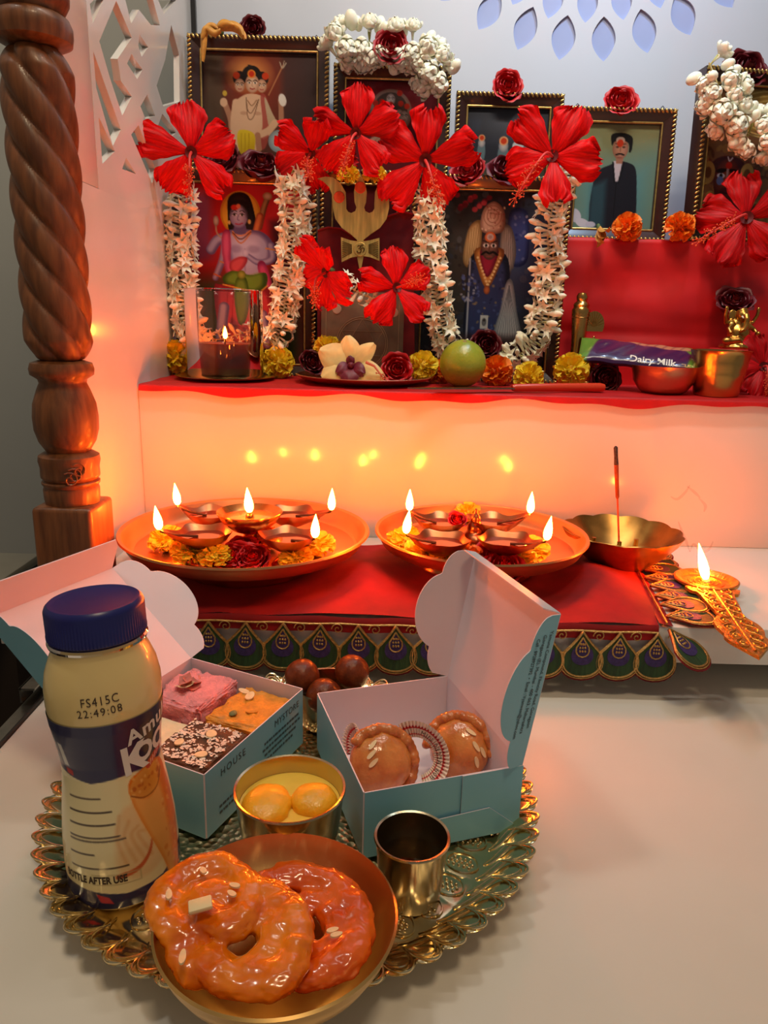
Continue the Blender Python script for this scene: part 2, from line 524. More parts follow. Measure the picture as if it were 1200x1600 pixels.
# steps
lo = MB().box(((XL - 0.05 + XR) / 2, (Y1 + YB) / 2, Z1 - 0.016), (XR - XL + 0.05, YB - Y1, 0.032), bev=0.0012).build('lower_step', m_lam)
tag(lo, 'white lower altar step carrying the lamp plates and red velvet cloth', 'altar step')
up = thing('upper_step', 'white glossy upper altar step reflecting the lamp flames', 'altar step', T(0, Y2, Z1))
MB().box(((XL + XR) / 2, (YB - Y2) / 2, (Z2 - Z1) / 2), (XR - XL, YB - Y2, Z2 - Z1), bev=0.0012).build('riser_block', m_lam, up)
le = tag(MB().box(((XL + XR) / 2, (YB + Y3) / 2, (Z3 + Z2) / 2), (XR - XL, YB - Y3, Z3 - Z2), bev=0.001).build('picture_ledge', m_lam),
         'raised back ledge of the altar on which the upper pictures stand', 'ledge')
# pull-out shelf and its runner
sh = thing('pull_out_shelf', 'cream laminate pull-out shelf under the lower altar step', 'shelf', T(0, 0, 0))
MB().box(((XL + XR) / 2, 0.43, -0.010), (XR - XL, 1.06, 0.020), bev=0.001).build('board', m_slab, sh)
m_blackrub = mat('black_edge_strip', C(30, 26, 24), 0.5)
rn = MB()
rn.box((XL - 0.0075, 0.33, -0.002), (0.011, 0.86, 0.004))
rn.build('runner', m_steel, sh)
MB().box((XL - 0.0008, 0.33, 0.0008), (0.0016, 0.86, 0.004)).build('edge_band', m_blackrub, sh)
ch = MB()
yc = P(48, 1105, x=XL - 0.006).y
for c, d in (((XL - 0.0075, yc + 0.13, 0.0135), (0.012, 0.26, 0.0015)), ((XL - 0.0130, yc + 0.13, 0.008), (0.0015, 0.26, 0.0125))):
    ch.box(c, d)
ch.build('slide_channel', m_steel, sh)
# cabinet body below
cb = tag(MB().box(((XL + XR) / 2, 0.84, -0.36), (XR - XL, 0.50, 0.64)).build('cabinet_base', m_floor, smooth=0),
         'dark cabinet base below the pull-out shelf', 'cabinet')
# dark glass-topped side table standing beside the shrine
st = thing('side_table', 'grey side table with a dark edge standing below the grey wall', 'table', T(-0.65, 0.560, -0.70))
MB().box((0, 0, 0.7145), (0.50, 0.51, 0.011), bev=0.002).build('table_top', mat('grey_table_top', C(134, 130, 118), 0.35, var=.05), st)
MB().box((0, 0, 0.7025), (0.496, 0.506, 0.013)).build('edge_band', mat('dark_green_edge', C(34, 38, 30), 0.4), st)
for sx in (-1, 1):
    for sy in (-1, 1):
        MB().box((sx * 0.22, sy * 0.22, 0.348), (0.03, 0.03, 0.696)).build('leg', m_floor, st)

# carved pillar
m_wood = mat('carved_teak', C(100, 56, 28), 0.42, col2=C(140, 84, 46), vscale=60, stretch=(3, 3, 0.35), detail=6, coat=0.12, bump=0.15, bscale=140)
PX_, PY_ = -0.2655, 0.607
pil = thing('carved_pillar', 'turned wooden pillar with a twisted rope shaft', 'pillar', T(PX_, PY_, Z1))
pil['kind'] = 'thing'
def pz(py): return P(100, py, y=PY_).z - Z1
hb = pz(783)
MB().box((0, 0, hb / 2), (0.050, 0.050, hb), bev=0.004, seg=3).build('plinth', m_wood, pil)
prof = [(0.0, hb), (.0215, hb), (.0222, hb + .004), (.0225, pz(762)), (.0215, pz(757)), (.0232, pz(753)), (.0232, pz(750)), (.0212, pz(747)), (.0234, pz(743)), (.0236, pz(740)),
        (.0234, pz(728)), (.0246, pz(718)), (.0240, pz(710)), (.0205, pz(706)), (.0175, pz(703)), (.0225, pz(688)), (.0252, pz(670)), (.0256, pz(650)), (.0245, pz(630)),
        (.0205, pz(608)), (.0182, pz(598)), (.0190, pz(592)), (.0244, pz(585)), (.0250, pz(576)), (.0236, pz(567)), (.0180, pz(563)), (0, pz(562))]
MB().lathe(prof, 56).build('turned_base', m_wood, pil, smooth=50)
z0, z1 = pz(564), pz(76)
def rope(u, v):
    a = TAU * u; z = z0 + (z1 - z0) * v
    e = min(1.0, v * 14, (1 - v) * 14) ** 0.5
    ph = 2.5 * a + PI * 5 * (z / 0.165)
    r = 0.0262 * (0.55 + 0.45 * e) * (0.80 + 0.20 * abs(math.sin(ph)) ** 0.6)
    return (r * math.cos(a), r * math.sin(a), z)
MB().grid(rope, 100, 150, closeu=True).build('rope_shaft', m_wood, pil, smooth=60)
zt = pz(0)
prof = [(0, z1 - .002), (.020, z1), (.0265, pz(68)), (.0275, pz(55)), (.0275, pz(42)), (.0255, pz(30)), (.0215, pz(24)), (.0235, pz(16)), (.0262, pz(4)), (.0270, pz(-15)),
        (.025, pz(-40)), (.0195, pz(-70)), (.024, pz(-78)), (.025, pz(-90)), (.018, pz(-96)), (.022, pz(-110)), (.022, 1.055), (0, 1.055)]
MB().lathe(prof, 56).build('turned_capital', m_wood, pil, smooth=50)

cvm = MB(); zc = pz(735); rc = .0244
for q, (a_, b_) in enumerate(((.0, 0), (.16, .004), (-.14, -.003))):
    pts = []
    for k in range(20):
        t_ = k * .45; rr_ = .0012 + .00028 * k
        aa = -1.05 + a_ + rr_ * math.cos(t_) / rc; pts.append((rc * math.cos(aa), rc * math.sin(aa), zc + b_ + rr_ * math.sin(t_)))
    cvm.tube(pts, .0007, 5)
cvm.build('carved_motif', m_wood, pil)
# ------------------------------------------------------------------ metals, flame
m_brass = mat('polished_brass', C(205, 160, 92), 0.24, metal=1.0, var=0.12, vscale=30, rvar=0.06)
m_thali = mat('copper_brass_plate', C(226, 166, 112), 0.34, metal=1.0, var=0.10, vscale=14, rvar=0.08)
m_oldbrass = mat('old_brass', C(168, 122, 62), 0.34, metal=1.0, var=0.3, vscale=40, rvar=0.1)
m_copper = mat('copper', C(222, 160, 124), 0.33, metal=1.0, var=0.12, vscale=25)
m_steelb = mat('warm_stainless', C(196, 176, 140), 0.20, metal=1.0, var=0.05, vscale=20)
m_diya = mat('copper_diya', C(186, 112, 72), 0.32, metal=1.0, var=0.15, vscale=60)
m_oil = mat('dark_oil', C(96, 34, 16), 0.06, coat=1.0)
m_wick = mat('charred_wick', C(60, 40, 28), 0.9)
m_flame = emit_mat('flame', (1.0, 0.138, 0.010), FLAME_POWER)

def flame_mesh():
    prof = [(0, 0), (.0016, .0008), (.0026, .0026), (.0029, .005), (.0025, .008), (.0016, .0115), (.0007, .0145), (0, .0165)]
    return MB().lathe(prof, 10).mesh('flame', m_flame, 180)
ME_FLAME = flame_mesh()
def flame(parent, loc, s=1.0, lean=(0, 0)):
    return link('flame', ME_FLAME, parent, T(loc) @ RY(lean[0]) @ RX(lean[1]) @ S(s))

# ------------------------------------------------------------------ red velvet cloth with peacock-feather border
m_velvet = mat('red_velvet', C(146, 3, 9), 0.8, sheen=0.15, var=0.25, vscale=26, bump=0.35, bscale=60)
m_velvet_dark = mat('dark_red_felt', C(110, 8, 14), 0.9, var=0.1, vscale=60)
m_goldthread = mat('gold_thread', C(196, 158, 96), 0.38, metal=0.85, var=0.25, vscale=500, bump=0.6, bscale=900)
m_green = mat('green_embroidery', C(34, 62, 28), 0.7, var=0.35, vscale=300, stretch=(1, .15, 1), bump=0.6, bscale=700)
m_purple = mat('purple_embroidery', C(52, 34, 92), 0.7, var=0.3, vscale=300, bump=0.5, bscale=700)
CX0, CX1, CY1 = -0.243, 0.226, 0.752
cl = thing('velvet_altar_cloth', 'red velvet cloth with a peacock-feather border under the lamp plates', 'cloth', T(0, Y1, Z1))
def clothf(u, v):
    x = CX0 + (CX1 - CX0) * u
    xr = x + (0.028 * v * u if u > .9 else 0.028 * v * u)
    z = 0.0014 + 0.0016 * (1 + math.sin(x * 60 + v * 7)) * min(1, v * 6)
    z += 0.011 * math.exp(-((x + 0.002 + .02 * math.sin(v * 4)) / 0.034) ** 2 - ((v - .42) / .36) ** 2) + 0.013 * math.exp(-((x - 0.186) / 0.034) ** 2 - ((v - .45) / .34) ** 2) + .005 * math.exp(-((x - .10 - .06 * v) / .012) ** 2 - ((v - .2) / .22) ** 2) + .004 * math.exp(-((x + .13 + .08 * v) / .012) ** 2 - ((v - .2) / .22) ** 2)
    z += 0.004 * math.exp(-((x + 0.05) / 0.03) ** 2 - ((v - .12) / .2) ** 2)
    return (xr, -0.0022 + (CY1 - Y1) * v, z)
c1 = MB().grid(clothf, 110, 44)
def hang(u, v):
    x = CX0 + (CX1 - CX0) * u
    a = min(1, v * 5) * PI / 2
    return (x, -0.0022 - 0.0016 * math.sin(a), 0.0030 - 0.0016 * (1 - math.cos(a)) - 0.011 * v - 0.0012 + 0.0006 * math.sin(x * 90))
c1.grid(hang, 110, 8)
def sideh(u, v):
    y = -0.0022 + (CY1 - Y1) * u
    return (CX1 + 0.028 * u + 0.012 * v, y, 0.0015 + 0.0028 * (1 - v))
c1.grid(sideh, 40, 3)
c1.build('velvet', m_velvet, cl, smooth=180)
# one feather patch: felt drop, green eye, purple heart, gold paisley, gold cords; hangs along -Y of its own plane
def drop(wd, ln, n=26, top=0.0):
    pts = []
    for i in range(n):
        t = TAU * i / n
        y = -(1 - math.cos(t)) / 2
        x = math.sin(t) * (0.5 - 0.18 * math.cos(t)) * 1.06
        x *= (0.30 + 0.70 * min(1, (-y) * 2.2)) if y > -0.45 else 1
        pts.append((x * wd, top + y * ln))
    return pts
FW, FL = 0.0280, 0.0370
me_felt = MB().prism(drop(FW * 1.16, FL * 1.13, top=.001), -0.0009, 0.0003).mesh('felt', m_velvet_dark, 0, True)
me_eye = MB().prism(drop(FW * .94, FL * .95, top=-.001), 0.0002, 0.0012).mesh('green_eye', m_green, 0, True)
hz_ = [(x * .72, y) for x, y in drop(FW * .80, FL * .60, top=-.005)]
me_heart = MB().prism(hz_, 0.0010, 0.0017).mesh('purple_heart', m_purple, 0, True)
pz_ = MB()
pz_.tube([(x, y, .0018) for x, y in drop(FW * .34, FL * .44, 16, top=-.004)], .0007, 5, closed=True)
for k in range(9):
    pz_.ell(((k % 3 - 1) * .0021 * (1 - .2 * (k // 3 == 0)), -.0095 - (k // 3) * .0030, .0018), (.0010, .0012, .0008), 6, 4)
me_pais = pz_.mesh('paisley', m_goldthread, 60)
cd_ = MB().tube([(x, y, .0010) for x, y in drop(FW, FL, 30)], .0010, 6, closed=True)
cd_.tube([(x, y, .0008) for x, y in drop(FW * 1.10, FL * 1.07, 30, top=.0008)], .0006, 5, closed=True)
me_cord = cd_.mesh('gold_cord', m_goldthread, 60)
me_curl = MB().tube([(math.cos(a * .9) * (.0006 + .00042 * a), math.sin(a * .9) * (.0006 + .00042 * a), 0) for a in [k * .5 for k in range(22)]], .0005, 5).mesh('gold_curl', m_goldthread, 60)
def feather(M):
    f = link('feather_patch', me_felt, cl, M)
    for n_, d_ in (('green_eye', me_eye), ('purple_heart', me_heart), ('paisley', me_pais), ('gold_cord', me_cord)): link(n_, d_, f)
    return f
rr = random.Random(4)
nf = 15.5
for k in range(16):
    x = CX0 + 0.012 + k * (CX1 - CX0 - 0.004) / (nf - .2)
    M = T(x, -0.0052, -0.0045) @ RX(PI / 2 - 0.10 - rr.uniform(0, .04)) @ RZ(rr.uniform(-.05, .05))
    feather(M)
    link('gold_curl', me_curl, cl, T(x + 0.0137, -0.0054, -0.0075) @ RX(PI / 2))
# right side: patches lying on the step, fanned
for k in range(8):
    v = k / 7.0
    y = 0.012 + v * (CY1 - Y1 - 0.03)
    feather(T(CX1 + 0.028 * y / (CY1 - Y1) + 0.010, y, 0.0042 + .0008 * (k % 2)) @ RZ(PI / 2 - 0.05) @ RX(-0.02))
feather(T(CX1 + 0.008, -0.004, -0.001) @ RZ(0.72) @ RX(0.55))
MB().tube([(CX0 + (CX1 - CX0) * t / 60, -0.0046, -0.0035 + .0004 * math.sin(t)) for t in range(61)], .0009, 6).build('gold_braid', m_goldthread, cl)
MB().tube([(CX1 + 0.006 + 0.028 * t / 30, -0.003 + (CY1 - Y1) * t / 30, 0.0044) for t in range(31)], .0009, 6).build('gold_braid', m_goldthread, cl)

# ------------------------------------------------------------------ lamp plates
def thali(name, label, px, py, dia, zrim):
    c = P(px, py, z=zrim)
    h = zrim - Z1 - 0.004
    R = dia / 2
    prof = [(0, .001), (R * .50, .001), (R * .52, .004), (R * .60, h - .0185), (R * .82, h - .0165), (R * .93, h - .0110), (R * .965, h - .004), (R, h), (R * .994, h + .0018), (R * .965, h + .0008), (R * .938, h - .005), (R * .918, h - .0105), (R * .885, h - .0138), (0, h - .0148)]
    t = thing(name, label, 'plate', T(c.x, c.y, Z1 + 0.004))
    MB().lathe(prof, 96).build('dish', m_thali, t, smooth=40)
    return t, c
tL, cL = thali('lamp_plate', 'large round copper-brass plate holding five burning oil lamps', 385, 827, 0.232, 0.1015)
tR, cR = thali('lamp_plate', 'round copper-brass plate holding four burning oil lamps beside the incense bowl', 751, 831, 0.203, 0.1015)

def leaf_diya(name, label, c, fl, sc=1.0):
    """footed leaf-shaped lamp; spout towards the flame"""
    d = Vector((fl.x - c.x, fl.y - c.y)); a0 = math.atan2(d.y, d.x)
    R = 0.0240 * sc; spout = max(d.length, R * 1.25)
    t = thing(name, label, 'oil lamp', T(c.x, c.y, PLATE_Z) @ RZ(a0), 'leaf-shaped lamps on the plates')
    top = c.z - PLATE_Z
    def fun(a, i, r, z):
        aa = (a + PI) % TAU - PI
        k = r / R
        sp = math.exp(-(aa / 0.30) ** 2)
        star = 0.16 * abs(math.cos(2.5 * aa)) ** 3
        return r * (1 + k ** 2 * (star - .06)) + sp * (spout - R) * k ** 3, z + 0.004 * sp * k ** 3 + .002 * k ** 3 * abs(math.cos(2.5 * aa)) ** 3
    prof = [(.0001, top - .014), (R * .45, top - .0125), (R * .8, top - .007), (R, top), (R * .97, top - .0004), (R * .76, top - .0062), (R * .42, top - .0112), (.0001, top - .0125)]
    MB().lathe(prof, 60, fun).build('bowl', m_diya, t, smooth=60)
    MB().lathe([(0, 0), (R * .62, 0), (R * .60, .002), (R * .26, top * .35), (R * .20, top - .013), (0, top - .012)], 20).build('foot', m_diya, t, smooth=40)
    def ofun(a, i, r, z):
        rr_, zz = fun(a, i, r, z); return rr_ * .93, z
    MB().lathe([(.0001, top - .0040), (R * .86, top - .0040)], 60, ofun).build('oil', m_oil, t)
    L_ = spout + .001
    MB().tube([(R * .2, 0, top - .0035), (L_ * .7, 0, top), (L_, 0, top + .004), (L_ + .0008, 0, top + .006)], [.0012, .0012, .001, .0007], 6).build('wick', m_wick, t)
    flame(t, (L_ + .0008, 0, top + .0055), 1.3 * sc, (rr.uniform(-.15, .15), rr.uniform(-.1, .1)))
    return t
PLATE_Z = 0.0868
zd = PLATE_Z + 0.027
for (px, py, fx, fy, lb) in [
        (330, 800, 296, 794, 'leaf-shaped copper oil lamp at the back left of the larger plate'),
        (455, 800, 515, 801, 'leaf-shaped copper oil lamp at the back right of the larger plate'),
        (318, 831, 253, 832, 'leaf-shaped copper oil lamp at the front left of the larger plate'),
        (450, 836, 490, 844, 'leaf-shaped copper oil lamp at the front right of the larger plate'),
        (690, 812, 650, 803, 'leaf-shaped copper oil lamp at the back left of the smaller plate'),
        (770, 812, 825, 806, 'leaf-shaped copper oil lamp at the back right of the smaller plate'),
        (690, 842, 640, 838, 'leaf-shaped copper oil lamp at the front left of the smaller plate'),
        (790, 842, 850, 848, 'leaf-shaped copper oil lamp at the front right of the smaller plate')]:
    c = P(px, py, z=zd); f = P(fx, fy, z=zd + .003)
    leaf_diya('oil_lamp', lb, c, f, 1.0)
# central footed bowl lamp
c = P(390, 800, z=PLATE_Z + .036)
t = thing('oil_lamp', 'footed round brass bowl lamp in the middle of the larger plate', 'oil lamp', T(c.x, c.y, PLATE_Z))
R = .0300
MB().lathe([(0, 0), (.017, 0), (.0165, .003), (.006, .010), (.006, .016), (.016, .020), (.0255, .028), (R, .036), (R * .99, .0368), (.0245, .0295), (.015, .0225), (0, .0215)], 48).build('bowl', m_brass, t, smooth=50)
MB().lathe([(0, .031), (.0262, .031)], 40).build('oil', mat('amber_oil', C(190, 96, 30), 0.06, coat=1), t)
MB().tube([(0, 0, .022), (0, 0, .036)], [.0022, .0014], 6).build('wick', m_wick, t)
MB().lathe([(0, .0315), (.004, .0315), (.0035, .034), (0, .0345)], 12).build('wick_holder', m_brass, t)
flame(t, (0, 0, .0352), 1.45, (-.08, 0))
# central brass tortoise-like figure on the smaller plate
c = P(742, 832, z=PLATE_Z + .016)
mb = MB()
mb.ell((0, 0, .010), (.013, .016, .009), 16, 10)
mb.ell((0, 0, .020), (.008, .009, .008), 14, 8); mb.ell((0, 0, .029), (.005, .005, .006), 12, 8); mb.tube([(0, 0, .03), (0, 0, .040)], [.004, .001], 8)
for sx in (-1, 1):
    for sy in (-1, 1): mb.tube([(sx * .008, sy * .010, .006), (sx * .015, sy * .016, .0015)], [.004, .0025], 8)
tag(link('tortoise_figure', remesh(mb, m_diya, .0011, 3), None, T(c.x, c.y, PLATE_Z)), 'small brass tortoise figure at the centre of the smaller plate', 'figurine')

# ------------------------------------------------------------------ incense bowl
c = P(972, 830, z=.097)
t = thing('incense_bowl', 'fluted old brass bowl holding one incense stick', 'bowl', T(c.x, c.y, Z1))
R = .0585
def flute(a, i, r, z):
    k = max(0, (r / R - .45) / .55)
    return r * (1 + .035 * k * abs(math.cos(6 * a)) - .02 * k), z + .0016 * k ** 3 * abs(math.cos(6 * a))
MB().lathe([(.0001, .002), (.027, .002), (.031, .006), (.044, .018), (.054, .029), (R, .037), (R * .985, .0378), (.052, .0305), (.042, .0205), (.030, .0095), (.024, .0065), (.0001, .0065)], 96, flute).build('dish', m_oldbrass, t, smooth=50)
MB().lathe([(0, 0), (.024, 0), (.026, .003), (0, .003)], 32).build('foot', m_oldbrass, t)
MB().lathe([(0, .0085), (.022, .0085)], 24).build('ash', mat('grey_ash', C(86, 70, 56), .95, var=.4, vscale=300, bump=1, bscale=500), t)
for dx, dy in ((-.026, .004), (-.004, -.008), (.016, 0.002)):
    MB().lathe([(0, .006), (.004, .006), (.0036, .018), (.0022, .024), (.0022, .0285), (0, .0285)], 12, M=T(dx, dy, 0)).build('stick_holder', m_oldbrass, t)
b0 = Vector((c.x - .004, c.y - .008, Z1 + .024)); b1 = P(962, 697, y=c.y - .008)
dv = b1 - b0
ics = thing('incense_stick', 'upright incense stick with a charred tip in the fluted bowl', 'incense stick', T(b0))
m_bamboo = mat('red_bamboo', C(206, 92, 56), .7, var=.1, vscale=200); m_incense = mat('brown_incense', C(150, 74, 40), .9, var=.15, vscale=300, bump=.5, bscale=900); m_char = mat('charred_ash', C(70, 58, 52), .95, var=.4, vscale=500)
MB().tube([(0, 0, 0), dv * .62], .0009, 6).build('bamboo_core', m_bamboo, ics)
MB().tube([dv * .48, dv * .50, dv * .80, dv * .82], [.0010, .0019, .0022, .0022], 8).build('incense_coating', m_incense, ics)
MB().tube([dv * .82, dv * .9, dv * .985, dv], [.0023, .0019, .0021, .0008], 8).build('burnt_tip', m_char, ics)

# ------------------------------------------------------------------ flat carved hand lamp with one flame
a = P(1104, 903, z=Z1 + .012); b = P(1186, 1026, z=Z1 + .010)
m_handlamp = mat('gold_cast_brass', C(214, 148, 62), 0.36, metal=0.9, var=0.25, vscale=160, bump=0.9, bscale=420, rvar=.1)
ax = Vector((b.x - a.x, b.y - a.y, 0)); LL = ax.length; ang = math.atan2(ax.y, ax.x)
t = thing('hand_lamp', 'gold cast brass hand lamp with an ornate flat handle and a tall flame', 'oil lamp', T(a.x, a.y, Z1) @ RZ(ang))
R = .028
MB().lathe([(0, .003), (.018, .003), (R, .009), (R * 1.02, .0115), (R * .96, .0122), (R * .80, .0102), (R * .74, .0082), (.016, .0078), (.0155, .0086), (.0135, .0086), (.013, .0074), (0, .0072)], 48).build('dish', m_handlamp, t, smooth=40)
MB().lathe([(0, 0), (.010, 0), (.012, .0035), (0, .0035)], 24).build('foot', m_handlamp, t)
hp = [(R * .75, .0200), (R * 1.05, .0215), (R * 1.22, .0190), (R * 1.35, .0150), (LL * .40, .0125), (LL * .50, .0105), (LL * .56, .0120), (LL * .62, .0165), (LL * .70, .0175), (LL * .77, .0150), (LL * .81, .0160), (LL * .86, .0140), (LL * .92, .0085), (LL, .0008)]
out = [(x, y) for x, y in hp] + [(x, -y) for x, y in hp[::-1]]
sm = [(p.x, p.y) for p in crom([(x, y, 0) for x, y in out], 3, True)]
MB().prism(sm, .0078, .0106).build('handle', m_handlamp, t, smooth=0, fix=True)
sc_ = MB()
for k in range(9):
    x0 = R * 1.1 + k * (LL - R * 1.3) / 9
    wv = np.interp(x0, [p[0] for p in hp], [p[1] for p in hp]) * .55
    for sg in (-1, 1):
        pts = [(x0 + (.0012 + .00036 * q) * math.cos(q * .62) * 1.2, sg * (wv * .8 + (.0010 + .00032 * q) * math.sin(q * .62)), .0108) for q in range(16)]
        sc_.tube(pts, .00075, 5)
sc_.tube([(R * 1.0, 0, .0108), (LL * .95, 0, .0108)], .0010, 6)
for q in range(3): sc_.tube([((R * (.22 + .14 * q)) * math.cos(TAU * k / 32), (R * (.22 + .14 * q)) * math.sin(TAU * k / 32), .0083) for k in range(32)], .0006, 5, closed=True)
sc_.build('scrollwork', m_handlamp, t, smooth=60)
MB().ell((0, 0, .009), (.005, .004, .003), 10, 6).build('wick', mat('cotton_wick', C(220, 190, 150), .9), t)
fl = flame(t, (0, 0, .0098), 1.0); fl.matrix_local = T(0, 0, .0098) @ RZ(-ang) @ RY(-.32) @ S(1.6, 1.6, 2.3)
# ------------------------------------------------------------------ gold tray on the shelf
m_tray = mat('embossed_gold_tray', C(232, 212, 166), 0.18, metal=1.0, var=0.08, vscale=20, rvar=.04)
m_trayc = mat('embossed_gold_tray_centre', C(214, 194, 150), 0.25, metal=1.0, var=0.3, vscale=120, bump=1.0, bscale=260, bkind='voronoi', rvar=.06)
TX, TY, TR, NL = -0.0495, 0.392, 0.1440, 60
tray = thing('gold_tray', 'round gold-coloured tray with a scalloped looped rim', 'tray', T(TX, TY, 0))
ZB = 0.0052                       # inner floor of the tray
def trayf(a, i, r, z):
    k = max(0.0, (r / TR - .84) / .16)
    ph = (a * NL / TAU + 1.1 * k) % 1.0
    lobe = math.sin(PI * ph) ** .6
    e = max(0.0, 1 - abs(r / TR - .755) / .070)
    ph2 = (a * 36 / TAU) % 1.0
    em = math.sin(PI * ph2) ** .5 * min(1, e * 2.2) * .0008
    return r * (1 + .030 * k * (lobe - .5)), z + em + .0022 * lobe * (k * (1 - k) * 4) - .001 * (k > .9) * (1 - lobe)
pr = [(.0001, ZB)] + [(TR * q, ZB) for q in (.3, .5, .58)] + [(TR * .60, ZB + .0012), (TR * .615, ZB + .0012), (TR * .625, ZB)] + \
     [(TR * (.63 + .20 * q / 18), ZB + .0004) for q in range(19)] + [(TR * (.84 + .15 * q / 12), ZB + .0005 + .0135 * (q / 12) ** 1.25) for q in range(13)] + [(TR, ZB + .0138)]
tm = MB().lathe(pr, NL * 10, trayf)
tm.lathe([(TR, ZB + .0138), (TR * .985, ZB + .0118), (TR * .88, ZB + .0018), (TR * .80, .0006), (.0001, .0006)], NL * 10, lambda a, i, r, z: (r * (1 + (.030 * (math.sin(PI * ((a * NL / TAU + 1.1) % 1)) ** .6 - .5) if i == 0 else 0)), z))
tm.build('dish', m_tray, tray, smooth=30)
MB().lathe([(0, ZB + .0002), (TR * .585, ZB + .0002)], 96).build('embossed_centre', m_trayc, tray)
lp_ = MB()
for q in range(13):
    s_ = q / 12
    pass
def loop_path(k0):
    st_ = TAU / NL
    pts = [(TR * rr_ * math.cos(-st_ * d_), TR * rr_ * math.sin(-st_ * d_), ZB + z_) for rr_, d_, z_ in ((.855, .75, .0018), (.88, .50, .0044), (.905, .22, .0078))]
    for q in range(15):
        s_ = q / 14
        a = TAU / NL * (s_ * 1.0) 
        rr_ = TR * (.925 + .092 * math.sin(PI * s_) ** .55)
        pts.append((rr_ * math.cos(a), rr_ * math.sin(a), ZB + .0105 + .0052 * math.sin(PI * s_) ** .6))
    return pts
lpath = loop_path(0)
lpm = MB(); lpm.tube(lpath, .00075, 6)
lpm.tube([(x * .972, y * .972, z - .0012) for x, y, z in lpath], .0005, 5)
me_loop = lpm.mesh('rim_loop', m_tray, 60)
for k in range(NL): link('rim_loop', me_loop, tray, RZ(TAU * (k - 0.05) / NL))
# raised petals of the inner band
me_pet = MB()
pts = [(TR * (.755 + .064 * math.cos(TAU * q / 18)), TR * .052 * math.sin(TAU * q / 18), ZB + .0012) for q in range(18)]
me_pet.tube(pts, .0007, 5, closed=True)
for q in range(14):
    me_pet.ell((TR * (.705 + .0070 * q), TR * .018 * ((q % 3) - 1), ZB + .0014), .0010, 5, 4)
me_petm = me_pet.mesh('embossed_petal', m_tray, 60)
for k in range(36): link('embossed_petal', me_petm, tray, RZ(TAU * (k + .5) / 36))

# ------------------------------------------------------------------ milk bottle
m_pet = mat('milk_bottle_plastic', C(236, 208, 140), 0.25, coat=0.6, var=.03, vscale=30)
m_cap = mat('navy_cap', C(30, 34, 104), 0.32, var=.05, vscale=60)
m_label = mat('printed_label', None, 0.30, attr='print', coat=.35)
m_ink = mat('dark_ink', C(62, 44, 34), .6)
m_white = mat('white_print', C(240, 232, 222), .5)
m_redink = mat('red_print', C(200, 44, 34), .5)
m_clear = glass_mat('clear_plastic', (.97, .95, .92), 1.4)
zb0 = ZB + .0006
BX = P(198, 1368, z=zb0)
bot = thing('milk_bottle', 'bottle of cream-coloured flavoured milk with a navy cap', 'bottle', T(BX.x, BX.y, zb0) @ RY(-0.045) @ RX(-.02))
rz = [(.0245, 0), (.0272, .003), (.0281, .008), (.0282, .022), (.0276, .036), (.0262, .050), (.0246, .063), (.0238, .072), (.0240, .079), (.0252, .088), (.0268, .098), (.0277, .108), (.0276, .116), (.0262, .124), (.0236, .131), (.0218, .135), (.0212, .1375)]
zs_, rs_ = [z for r, z in rz], [r for r, z in rz]
def brad(z): return float(np.interp(z, zs_, rs_))
MB().lathe([(0, 0.002), (.020, 0.0)] + rz + [(.0212, .141), (0, .141)], 72).build('body', m_pet, bot, smooth=60)
MB().lathe([(.0213, .1365), (.0232, .1372), (.0236, .1385), (.0230, .1396), (.0213, .140)], 60).build('neck_ring', m_clear, bot)
capm = MB()
def kn(a, i, r, z): return (r + (.00035 * (math.cos(a * 90) > 0) if 2 <= i <= 5 else 0), z)
capm.lathe([(.0001, .1402), (.0222, .1402), (.0230, .1408), (.0231, .1424), (.0229, .1430), (.0229, .1545), (.0226, .1562), (.0212, .1575), (.0195, .1572), (.0180, .1568), (.0001, .1568)], 180, kn)
capm.build('cap', m_cap, bot, smooth=40)
# the label, painted in unrolled millimetres (x along the wrap, y up), angle 0 faces the camera
lz0, lz1 = .0035, .104
vdir = math.atan2(-BX.y, -BX.x)
MMR = 26.6
cv = Canvas(-PI * MMR, -104, PI * MMR, -3.5, .55, (240, 224, 172))
def ly(f): return -(f)          # mm above base -> canvas y
navy = (34, 32, 78)
cv.poly([(-90, ly(104)), (90, ly(104)), (90, ly(75)), (50, ly(75)), (30, ly(73)), (8, ly(74)), (-12, ly(72)), (-30, ly(76)), (-90, ly(76))], navy)
cv.poly([(6, ly(104)), (60, ly(104)), (60, ly(74)), (14, ly(72))], (52, 26, 56), amt=.55, soft=4)
cv.poly([(-90, ly(14)), (-26, ly(16)), (0, ly(12)), (18, ly(13)), (30, ly(20)), (90, ly(20)), (90, 0), (-90, 0)], navy)
# poured kulfi illustration: pale swirl, cone
LS = -7.5
_ox = cv.X; cv.X = cv.X - LS
cv.poly([(7, ly(52)), (16, ly(58)), (26, ly(50)), (30, ly(26)), (16, ly(18)), (5, ly(26))], (236, 196, 140), True, amt=.8, soft=3)
for dx in (0, 4, 8, 12): cv.line([(8 + dx, ly(54 - dx)), (6 + dx * .8, ly(42)), (9 + dx, ly(28))], 1.6, (214, 140, 76), amt=.35, soft=1.5)
cv.line([(5, ly(22)), (14, ly(24)), (20, ly(30)), (23, ly(40))], 3.2, (204, 84, 40), amt=.85, w2=1)
cv.poly([(14, ly(64)), (22, ly(73)), (34, ly(74)), (42, ly(66)), (44, ly(40)), (38, ly(8)), (31, ly(7)), (27, ly(20))], (226, 118, 22), True)
cv.poly([(15, ly(62)), (24, ly(58)), (33, ly(60)), (34, ly(40)), (34, ly(9)), (30, ly(9)), (26, ly(24)), (20, ly(42))], (244, 188, 110), True, amt=.7, soft=4)
